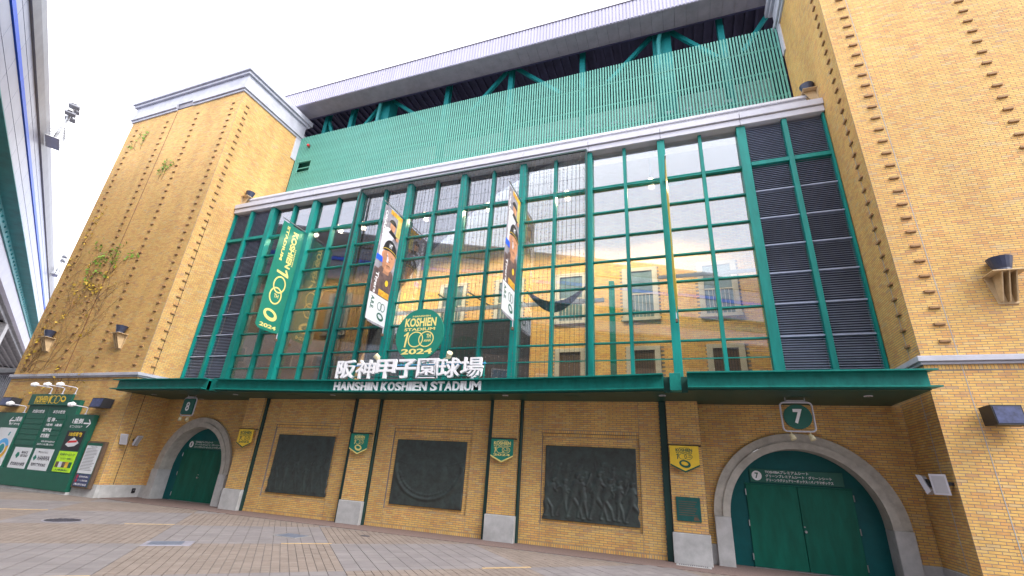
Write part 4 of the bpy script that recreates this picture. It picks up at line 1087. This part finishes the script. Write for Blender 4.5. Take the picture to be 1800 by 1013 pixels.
# ------------------------------------------------------------------ billboard on the left tower
def billboard():
    y = -1.235
    t = thing('notice_billboard', 'large stepped green billboard with posters against the left brick tower', 'billboard', loc=(-25, y, 0))
    def bx(nm, x0, x1, z0, z1, d0, d1, mt='bgreen'): return MB().bbox(x0+25, x1+25, -d1, -d0, z0, z1, .008).build(nm, mt, t)
    bx('base_board', -28.75, -21.76, .10, .72, 0, .18); bx('kick_plate', -28.75, -21.76, -.01, .095, 0, .14, 'concrete')
    bx('side_board', -28.75, -26.42, .724, 2.89, 0, .18); bx('side_board', -23.06, -21.76, .724, 2.89, 0, .18)
    bx('centre_board', -26.416, -24.86, .724, 3.46, 0, .15); bx('centre_board', -24.856, -23.064, .724, 3.46, 0, .15)
    for k in range(6): bx('score_slat', -26.30, -24.95, 1.62+.21*k, 1.81+.21*k, .15, .165); bx('score_slat', -24.76, -23.56, 1.62+.21*k, 1.81+.21*k, .15, .165)
    bx('header_board', -26.46, -23.56, 3.22, 3.68, .15, .22)
    f = frame((25*0, -.18, 0), (1,0,0), (0,0,1), (0,-1,0)); F = lambda d0: (lambda u, v, d: np.array((u+25, -d0-d, v)))
    def txt(mt, d0, items, nm='lettering'):
        for s, a, z0, b, z1 in items:
            m = MB(); put(m, s, a, z0, b, z1, F(d0), .004, .025); m.build(nm, mt, t)
    txt('letter', .18, [('3塁側', -26.96, 2.53, -26.48, 2.73), ('甲子園歴史館', -27.25, 2.37, -26.5, 2.47), ('1塁側', -22.98, 2.53, -22.32, 2.73), ('ミズノスクエア', -23.02, 2.37, -22.24, 2.47)])
    txt('letter', .165, [('次回の試合', -25.99, 2.90, -25.13, 3.04), ('本日の試合', -24.55, 2.90, -23.73, 3.04), ('阪 神 -', -24.70, 2.56, -24.06, 2.74), ('1塁側   3塁側', -24.65, 2.40, -23.61, 2.50), ('開門予定', -24.70, 2.17, -24.15, 2.32), ('試合開始', -24.70, 1.95, -24.13, 2.11), ('雨天に関するお知らせ', -24.5, 1.77, -23.62, 1.84), ('公式サイトをご覧ください', -24.72, 1.66, -23.60, 1.73)])
    for s, c in ((-1, -27.1), (1, -22.02)):
        m = MB(); Fr = F(.18); m.flat([(c-.22, 2.53), (c+.22, 2.53), (c+.22, 2.58), (c-.22, 2.58)], Fr, .004)
        for q in (-1, 1): m.flat([(c+s*.24, 2.555), (c+s*.08, 2.555+q*.15), (c+s*.02, 2.555+q*.15), (c+s*.17, 2.555)][::s*q], Fr, .005)
        m.build('arrow', 'letter', t)
    m = MB(); put(m, 'KOSHIEN', -26.05, 3.33, -25.15, 3.60, F(.22), .004, .035); put(m, 'STADIUM', -26.05, 3.27, -25.2, 3.32, F(.22), .004, .02)
    m.flat([(-25.06,3.29),(-24.99,3.29),(-24.94,3.62),(-25.0,3.62),(-25.10,3.56)], F(.22), .004); m.ring(-24.78, 3.455, .19, .17, .03, F(.22), .004); m.ring(-24.50, 3.455, .19, .17, .03, F(.22), .006); bowl(m, F(.22), -24.12, 3.48, .19, .004); m.build('header_lettering', 'gold', t)
    def poster(nm, x0, x1, z0, z1, mt, d=.18):
        return MB().box(x0+25, x1+25, -d-.008, -d, z0, z1).build(nm, mt, t)
    poster('map_poster', -27.75, -26.5, .76, 2.26, 'paper'); m = MB(); m.ring(-27.0, 1.42, .44, .42, .17, F(.19), .003, 30, .4, 3.4); m.build('map_seats', 'skyblue', t)
    m = MB(); m.ring(-27.0, 1.42, .44, .42, .17, F(.19), .003, 16, 3.4, 4.7); m.build('map_seats', 'lime', t); m = MB(); m.ring(-27.0, 1.42, .44, .42, .17, F(.19), .003, 16, 4.7, 6.68); m.build('map_seats', 'orange', t); m = MB(); m.flat([(-27.0+.2*math.cos(k*.4), 1.42+.2*math.sin(k*.4)) for k in range(16)], F(.19), .003); m.flat([(-26.95,1.95),(-26.85,1.95),(-26.8,2.1),(-26.9,2.1)], F(.19), .003); m.build('map_field', 'girder', t)
    poster('sponsor_poster', -26.08, -24.90, .74, 1.53, 'paper', .15); poster('sponsor_poster', -24.68, -23.44, .74, 1.53, 'paper', .15)
    m = MB(); put(m, 'MAKE', -25.5, 1.30, -25.08, 1.40, F(.158), .004, .02); put(m, 'BEYOND', -25.5, 1.17, -25.02, 1.27, F(.158), .004, .02); put(m, '株式会社大林組', -25.95, .84, -25.0, .98, F(.158), .004, .03)
    put(m, '夢をかたちに', -24.4, 1.36, -23.75, 1.44, F(.158), .004, .015); put(m, 'HANWA', -24.28, 1.10, -23.5, 1.27, F(.158), .004, .035); put(m, '阪和興業株式会社', -24.55, .88, -23.6, 1.0, F(.158), .004, .03); m.build('poster_lettering', 'ink', t)
    m = MB(); m.flat([(-25.85,1.22),(-25.72,1.10),(-25.58,1.22),(-25.65,1.34),(-25.78,1.34)], F(.158), .004); m.flat([(-24.6,1.18),(-24.48,1.07),(-24.36,1.18),(-24.48,1.30)], F(.158), .004); m.build('poster_emblem', 'green', t)
    poster('picture_poster', -23.02, -21.92, 1.54, 2.26, 'black'); m = MB(); put(m, '100年動物', -22.85, 2.04, -22.05, 2.22, F(.188), .004, .03); m.build('picture_lettering', 'gold', t)
    m = MB(); m.flat([(-22.85,1.74),(-22.6,1.66),(-22.25,1.70),(-22.05,1.82),(-22.3,1.95),(-22.45,2.02),(-22.65,1.93)], F(.188), .003); m.build('picture_figure', 'paper', t); m = MB(); m.flat([(-22.75,1.80),(-22.2,1.84),(-22.18,1.92),(-22.7,1.88)], F(.188), .006); m.build('picture_ribbon', 'red', t)
    poster('lime_poster', -23.02, -21.90, .76, 1.50, 'lime'); m = MB(); put(m, '甲子園 ボールパーク', -22.9, 1.33, -22.0, 1.43, F(.188), .004, .02); put(m, 'ファミリー開催中', -22.8, 1.20, -22.1, 1.27, F(.188), .004, .015); put(m, '入場無料', -22.9, .80, -22.1, .86, F(.188), .004, .02); m.build('lime_lettering', 'bgreen', t)
    for k, mt in enumerate(('brown', 'jersey', 'smoke', 'orange', 'bgreen')): poster('photo_tile', -22.95+.2*k, -22.77+.2*k, .92, 1.12, mt, .188)
billboard()
for i, (bx_, bz, hx, hz, lab) in enumerate(((-25.32, 3.68, -25.84, 3.95, 'white gooseneck lamp above the KOSHIEN end of the billboard header'), (-24.46, 3.68, -24.94, 3.94, 'white gooseneck lamp above the middle of the billboard header'), (-23.60, 3.68, -24.05, 3.94, 'white gooseneck lamp above the bowl emblem of the billboard header'), (-26.59, 2.89, -26.90, 3.03, 'white gooseneck lamp over the 3-base arrow of the billboard'), (-22.39, 2.89, -22.67, 3.05, 'white gooseneck lamp over the 1-base arrow of the billboard'))):
    t = thing('billboard_lamp', lab, 'lamp', 'gooseneck lamps on the billboard', loc=(bx_, -1.40, bz))
    h = (hx-bx_)*.55; MB().tube([(0,0,0),(.02,0,.24),(0,-.05,.27),(h,-.42,.31)], .018, 8).build('arm', 'white', t)
    MB().tube([(h+.06,-.40,.33),(h-.02,-.46,.33),(h-.12,-.54,.31)], [.05,.10,.07], 12).build('lamp_head', 'letter', t); MB().bbox(-.04,.04,-.04,.04,0,.03,.005).build('foot', 'white', t)
def poster_case():
    t = thing('poster_case', 'tall brown-framed notice case with pale sheet beside the billboard', 'notice board', loc=(-21.13, -1.232, .28))
    MB().bbox(-.52, .54, -.12, 0, 0, 1.64, .01).build('frame', 'brown', t); f = frame((0,-.12,0), (1,0,0), (0,0,1), (0,-1,0))
    MB().box(-.46, .42, -.126, -.12, .05, 1.58).build('backing', 'bgreen', t); MB().box(-.44, .40, -.131, -.126, .50, 1.48).build('sheet', 'paper', t)
    MB().box(-.44, .40, -.131, -.126, .06, .48).build('notice_strip', 'navy', t)
    m = MB()
    for k in range(16):
        z = 1.36-.05*k; m.flat([(-.38, z), (-.38+.5+.22*random.random(), z), (-.38+.5+.22*random.random(), z+.014), (-.38, z+.014)], f, .0125)
    put(m, 'ご来場のお客様へ', -.22, 1.41, .2, 1.455, f, .0125, .02); m.build('print_lines', 'ink', t)
    m = MB()
    for z in (.40, .26): m.ring(-.33, z-.01, .055, .055, .018, f, .0125, 20); m.flat([(-.37,z-.045),(-.35,z-.06),(-.29,z+.03),(-.31,z+.045)], f, .0130)
    m.build('prohibition_marks', 'red', t)
    m = MB(); put(m, '危険物の持込禁止', -.22, .36, .3, .42, f, .0125, .02); put(m, 'ビン・カン類の持込禁止', -.22, .23, .34, .29, f, .0125, .02); put(m, 'お問い合わせ RULES', -.38, .09, .34, .17, f, .0125, .02); m.build('notice_lettering', 'letter', t)
poster_case()

# ------------------------------------------------------------------ lamps and boxes on the towers
def uplight(loc, rz, label):
    t = thing('wall_uplight', label, 'wall lamp', 'uplights on brick brackets', loc=loc); t.rotation_euler[2] = R(rz)
    f = frame((0,0,0), (1,0,0), (0,0,1), (0,-1,0))
    m = MB(); m.prism([(-.17,0),(.17,0),(.27,.62),(-.27,.62)], f, 0, .02); m.build('wall_plate', 'beige', t)
    m = MB(); m.bbox(-.29, .29, -.42, 0, .62, .645, .005); m.build('shelf', 'beige', t)
    fs = lambda u, v, d: np.array((d, -u, v))
    for x in (-.12, 0, .12):
        m = MB(); m.prism([(.02,.04),(.10,.04),(.30,.46),(.38,.62),(.02,.62)], fs, x-.012, x+.012); m.build('fin', 'beige', t)
    m = MB(); m.tube([(0,-.20,.645),(0,-.20,.72),(0,-.20,.74),(0,-.20,.98)], [.15,.14,.15,.22], 16); m.build('lamp_can', 'lampdark', t, smooth=False)
    m = MB(); m.tube([(0,-.20,.981),(0,-.20,.986)], [.19,.19], 16); m.build('lens', 'lens', t)
uplight((-27.4, YT-.001, 5.62), 0, 'uplight on a fin bracket among vines at the outer side of the left tower')
uplight((-22.3, YT-.001, 5.60), 0, 'uplight on a fin bracket on the left tower, above the end of the billboard')
uplight((6.72, YT-.001, 5.70), 0, 'uplight on a fin bracket on the front of the right tower')
uplight((XL+.001, .72, 13.41), 90, 'small uplight on the inner side of the left tower above the white band')
uplight((XR-.001, .74, 13.41), -90, 'small uplight on the inner side of the right tower above the white band')
def speaker(loc, wx, label):
    t = thing('wall_speaker', label, 'speaker', 'box speakers on the towers', loc=loc); t.rotation_euler[0] = R(-6)
    m = MB(); f = frame((0,0,0), (1,0,0), (0,0,1), (0,-1,0))
    V = [(-wx,0,-.17),(wx,0,-.17),(wx,0,.19),(-wx,0,.19),(-wx*.82,-.34,-.21),(wx*.82,-.34,-.21),(wx*.86,-.34,.17),(-wx*.86,-.34,.17)]
    m.add(V, [(0,3,2,1)[::-1],(4,5,6,7),(0,1,5,4),(1,2,6,5),(2,3,7,6),(3,0,4,7)]); m.build('cabinet', 'black', t)
    MB().box(-wx*.76, wx*.76, -.348, -.342, -.18, .14).build('grille', 'navy', t); MB().bbox(-.08, .08, 0, .10, -.08, .08, .006).build('mount', 'black', t)
speaker((-21.62, YT-.06, 3.32), .42, 'dark box speaker on the left tower right of the billboard header'); speaker((-27.9, YT-.06, 3.32), .42, 'dark box speaker on the left tower beyond the billboard'); speaker((5.88, YT-.10, 3.32), .27, 'dark box speaker on the right tower below the stone ledge')
def flood(x, y, z, inner, yaw, label):
    t = thing('floodlight', label, 'floodlight', 'floodlights under the canopy ends', loc=(x, y, z)); 
    s = inner
    MB().bar((0,0,0), (s*.18, 0, 0), .04, .06).build('arm', 'black', t)
    h = link('housing', None, None) if False else None
    m = MB(); c, sn = math.cos(R(yaw)), math.sin(R(yaw)); tl = R(18)
    def P(u, v, d):      # u across, v up, d out along the facing direction
        n = np.array((s*c*math.cos(tl), -sn*math.cos(tl), -math.sin(tl))); a = np.cross((0,0,1), n); a /= np.linalg.norm(a); b = np.cross(n, a)
        return np.array((s*.22, 0, 0))+a*u+b*v+n*d
    def pb(m, u, v, d0, d1, k=1.0):
        V = [P(a*u*k, b*v*k, d0) for a, b in ((-1,-1),(1,-1),(1,1),(-1,1))]+[P(a*u, b*v, d1) for a, b in ((-1,-1),(1,-1),(1,1),(-1,1))]
        return m.add(V, [(3,2,1,0),(4,5,6,7),(0,1,5,4),(1,2,6,5),(2,3,7,6),(3,0,4,7)])
    pb(m, .13, .20, -.02, .06, .8); m.build('housing', 'white', t); m = MB(); pb(m, .10, .165, .06, .066); m.build('lens', 'lens', t); m = MB(); pb(m, .06, .08, -.06, -.021); m.build('ballast', 'black', t)
flood(XR, -.50, 2.05, -1, -40, 'white floodlight on the right tower side, turned towards door 7'); flood(XR, -1.08, 2.05, -1, 62, 'white floodlight on the right tower side, turned out to the plaza')
flood(XL, -1.0, 2.08, 1, 60, 'white floodlight on the left tower side, turned out to the plaza'); flood(XL, -.55, 2.06, 1, -25, 'white floodlight on the left tower side, turned towards door 8')
t = thing('power_outlet', 'tiny black outlet box on the concrete plinth beside door 8', 'outlet', loc=(XL+.031, .08, .24)); MB().bbox(0, .04, -.06, .06, -.08, .08, .006).build('cover', 'black', t); MB().tube([(.04,0,.02),(.05,0,.02)], .02, 8).build('socket', 'grey', t)

# ------------------------------------------------------------------ vines on the left tower
def vine(label, x0, z0, seed, steps, spread, nleaf, lm, up=1.0):
    rg = random.Random(seed); t = thing('climbing_vine', label, 'vine', 'vines on the left tower', loc=(0, 0, 0)); y = YT-.012
    m = MB(); tips = []
    def grow(x, z, ang, n, r):
        P = [(x, y, z)]
        for i in range(n):
            ang += rg.gauss(0, .28); ang += (math.pi/2*up-ang)*.03
            x += .14*math.cos(ang); z += .14*math.sin(ang)
            if not (-29.15 < x < -20.6) or z < .6 or z > 18.9: break
            if 4.35 < z < 4.7: P.append((x, y-.10, z))
            else: P.append((x, y-.01*rg.random(), z))
            if r > .004 and rg.random() < .10: grow(x, z, ang+rg.choice((-1, 1))*rg.uniform(.4, 1.1), int(n*.55), r*.65)
        if len(P) > 2:
            m.tube(P, [max(.0025, r*(1-i/len(P))) for i in range(len(P))], 4); tips.extend(P[len(P)//3:])
    for k in range(spread): grow(x0+rg.gauss(0, .3), z0, rg.uniform(.5, 2.6), steps, .009)
    m.build('stem', 'vine', t)
    if nleaf:
        l = MB()
        for k in range(nleaf):
            p = rg.choice(tips); s = rg.uniform(.035, .085); a = rg.uniform(0, 6.28)
            c = np.array(p)+np.array((rg.gauss(0,.07), -.02-.05*rg.random(), rg.gauss(0,.07))); u = np.array((math.cos(a), rg.gauss(0,.4), math.sin(a))); v = np.array((-math.sin(a), rg.gauss(0,.5), math.cos(a)))
            l.add([c-u*s, c-v*s*.55-u*.1*s, c+u*s*1.1, c+v*s*.55-u*.1*s], [(0,1,2,3)])
        l.build('leaves', lm, t, kind='stuff')
vine('bare brown vine tangle over the lower outer part of the left tower', -28.3, 4.7, 11, 44, 6, 0, 'leafy')
vine('brown vine with scattered yellow leaves beside the outer uplight', -27.6, 4.8, 12, 34, 4, 170, 'leafy')
vine('bare vine spreading above the billboard lamps under the stone ledge', -25.0, 3.0, 13, 16, 8, 30, 'leafy')
vine('brown vine with bright green leaves halfway up the left tower', -26.6, 8.6, 14, 16, 3, 90, 'leafg')
vine('short vine with yellow and rusty leaves near the tower joint', -25.2, 8.0, 15, 14, 3, 60, 'leafy')
vine('fresh green shoot high on the left tower right of the joint', -24.3, 14.6, 16, 9, 2, 60, 'leafg')
vine('thin green shoot near the top outer corner of the left tower', -27.2, 17.2, 17, 10, 2, 50, 'leafg')
vine('thin vine with few leaves climbing by the outer edge of the left tower', -28.6, 10.0, 18, 26, 2, 50, 'leafy')
vine('upright green shoots beside the joint in the middle of the left tower', -25.0, 9.4, 19, 12, 3, 80, 'leafg')

# ------------------------------------------------------------------ elevated expressway (left, and behind the camera: it shows in the glass)
EXD = np.array((-.8906, .4547, 0)); EXN = np.array((.4547, .8906, 0)); EXO = CAM*np.array((1,1,0))
def ex(s, t, z): return EXO+EXN*s+EXD*t+np.array((0,0,z))
def expressway():
    t = thing('elevated_expressway', 'elevated expressway with white noise barriers, blue stripe and teal girders', 'expressway')
    T0, T1 = -130, 190
    def slab(nm, mt, poly):
        """cross-section (s, z) swept along the road"""
        m = MB(); n = len(poly); V = [ex(s, T0, z) for s, z in poly]+[ex(s, T1, z) for s, z in poly]
        m.add(V, [tuple(range(n)), tuple(range(2*n-1, n-1, -1))]+[(i, n+i, n+(i+1) % n, (i+1) % n) for i in range(n)]); return m.build(nm, mt, t)
    def rect(nm, mt, s0, s1, z0, z1): return slab(nm, mt, [(s0,z0),(s1,z0),(s1,z1),(s0,z1)])
    rect('deck', 'under', -17, -5.7, 13.45, 14.3)
    rect('far_barrier', 'panel', -17.2, -17.0, 13.4, 17.0)
    rect('parapet_core', 'panelgrey', -5.66, -5.50, 13.4, 16.95)
    # the rounded grey crest of the barrier
    slab('barrier_crest', 'panelgrey', [(-5.55,16.0),(-5.36,16.0),(-5.30,16.5),(-5.32,17.0),(-5.42,17.18),(-5.60,17.2),(-5.62,16.0)])
    rect('blue_stripe', 'blue', -5.5, -5.40, 14.80, 15.05)
    L = 2.0
    pm = {}
    for z0, z1, mt in ((13.42, 14.02, 'panel'), (14.06, 14.74, 'panel'), (15.11, 15.52, 'panel'), (15.56, 15.97, 'panel')):
        m = MB(); V = [EXN*s+EXD*q+np.array((0,0,z)) for z in (z0, z1) for s, q in ((-5.5,.012),(-5.44,.012),(-5.44,L-.012),(-5.5,L-.012))]
        m.add(V, [(0,3,2,1)[::-1],(4,5,6,7)[::-1],(0,1,5,4)[::-1],(1,2,6,5)[::-1],(2,3,7,6)[::-1],(3,0,4,7)[::-1]]); pm[z0] = m.mesh('barrier_panel', mt)
    for k in range(-8, 62):
        for z0, me in pm.items(): link('barrier_panel', me, t, loc=tuple(EXO+EXD*(k*L)))
    rect('barrier_rest', 'panel', -5.52, -5.501, 13.42, 15.9)
    # girder: underside bracket, pale cladding, rivets, ribs
    slab('girder_flange', 'girder', [(-6.35,13.30),(-5.40,13.36),(-5.40,13.42),(-6.35,13.42)])
    slab('girder_web', 'girder', [(-6.10,12.75),(-6.02,12.75),(-6.02,13.32),(-6.10,13.32)]); slab('girder_cladding', 'girderlight', [(-6.60,11.95),(-6.35,12.0),(-6.11,12.74),(-6.2,12.80),(-6.60,12.2)])
    rv = MB()
    for k in range(-4, 90):
        c = ex(-6.005, k*.9, 13.02); rv.box(c[0]-.04, c[0]+.04, c[1]-.04, c[1]+.04, c[2]-.06, c[2]+.06)
    rv.build('rivet_row', 'girder', t)
    rect('soffit_deck', 'under', -16.2, -6.6, 11.9, 12.6)
    rb = MB()
    for k in range(16):
        s = -6.9-.6*k; V = [ex(a, q, z) for q in (T0, T1) for a, z in ((s-.06,11.65),(s+.06,11.65),(s+.06,11.9),(s-.06,11.9))]
        rb.add(V, [(0,1,2,3),(7,6,5,4),(0,4,5,1),(1,5,6,2),(2,6,7,3),(3,7,4,0)])
    rb.build('soffit_ribs', 'under', t)
    for q in (62, 100, 140, -40, -80):
        c = ex(-11, q, 0); m = MB(); m.tube([(c[0],c[1],-.05),(c[0],c[1],9.8)], 1.3, 20); m.build('pier_shaft', 'concrete', t, smooth=True)
        m = MB(); a, b = ex(-16, q, 10.8), ex(-6.8, q, 10.8); m.bar(a, b, 2.0, 1.8); m.build('pier_head', 'concrete', t)
expressway()
def mast(q, label, sc_=1.0, fall=False):
    c = ex(-5.30, q, 16.25); t = thing('floodlight_mast', label, 'light mast', 'light masts on the expressway', loc=tuple(c)); t.rotation_euler[2] = math.atan2(EXD[1], EXD[0]); t.scale = (sc_, sc_, sc_)
    m = MB(); m.bbox(-.9, .9, -.75, -.02, .0, .06, .01); 
    for k in range(5): m.bar((-.8+.4*k, -.7, .0), (-.8+.4*k, -.7, 1.0), .05, .05); m.bar((-.8+.4*k, -.7, 1.0), (-.8+.4*k, .1, 1.0), .05, .05)
    m.bar((-.9, -.7, 1.0), (.9, -.7, 1.0), .06, .06); m.build('service_cage', 'steelgrey', t)
    m = MB(); m.tube([(0,-.35,.1),(.0,-.40,1.4),(.25,-.45,2.2),(.25,-.45,3.4)], .10, 8); m.build('pole', 'steelgrey', t)
    for z, w_ in ((2.7, .75), (3.4, .62)):
        m = MB(); m.bbox(.25-w_, .25+w_, -.60, -.30, z-.05, z+.12, .02); m.build('lamp_bar', 'steelgrey', t)
        for s in (-1, 1): MB().bbox(.25+s*w_*.55-.25, .25+s*w_*.55+.25, -.80, -.20, z-.20, z-.055, .02).build('lamp_head', 'panelgrey', t)
mast(31, 'light mast with two lamp bars on the expressway edge', .75)
mast(58, 'smaller distant light mast on the expressway beyond the tower edge', .6)
# low ribbed building beyond the left tower
t = thing('ribbed_outbuilding', 'grey ribbed metal wall beyond the outer edge of the left tower', 'building', loc=(-33, 1.0, 0))
MB().box(-3.2, 3.0, 0, 5, 0, 5.2).build('wall', 'grey', t); m = MB()
for k in range(31): m.box(-3.2+.2*k, -3.1+.2*k, -.06, 0, .1, 5.1)
m.build('wall_ribs', 'panelgrey', t); MB().bbox(-3.4, 3.2, -.25, 5.2, 5.2, 5.45, .02).build('roof', 'under', t)

# invented buildings behind the camera, added to block bright low sky in the glass
def added_screen_building(s0, s1, t0, t1, h, mt, label):
    c = ex((s0+s1)/2, (t0+t1)/2, 0); t = thing('added_screen_building', label, 'building', 'buildings across the road', loc=tuple(c)); t.rotation_euler[2] = math.atan2(EXD[1], EXD[0])
    L, D = (t1-t0)/2, (s1-s0)/2          # local x along the road, local -y towards the stadium
    MB().box(-L, L, -D, D, 0, h).build('wall', mt, t); MB().bbox(-L-.2, L+.2, -D-.2, D+.2, h, h+.5, .05).build('parapet', 'grey', t)
    n = int(2*L/4.5); fl = int(h/3.4)
    for k in range(fl):
        for i in range(n):
            x = -L+(i+.5)*2*L/n; f = MB(); f.bbox(x-1.2, x+1.2, -D-.08, -D, 1.0+3.4*k, 2.7+3.4*k, .02); f = f.build('window', 'intframe', t)
            MB().box(x-1.05, x+1.05, -D-.095, -D-.085, 1.15+3.4*k, 2.55+3.4*k).build('window_pane', 'intpane', f)
added_screen_building(-42, -28, -75, -32, 12.5, 'intframe', 'grey plastered block across the road with a flat roof')
added_screen_building(-44, -28, -30, 10, 15.5, 'brown', 'brown tiled block across the road, beside the grey one')
added_screen_building(-42, -28, 12, 62, 17.5, 'under', 'dark concrete block across the road beyond the brown one')
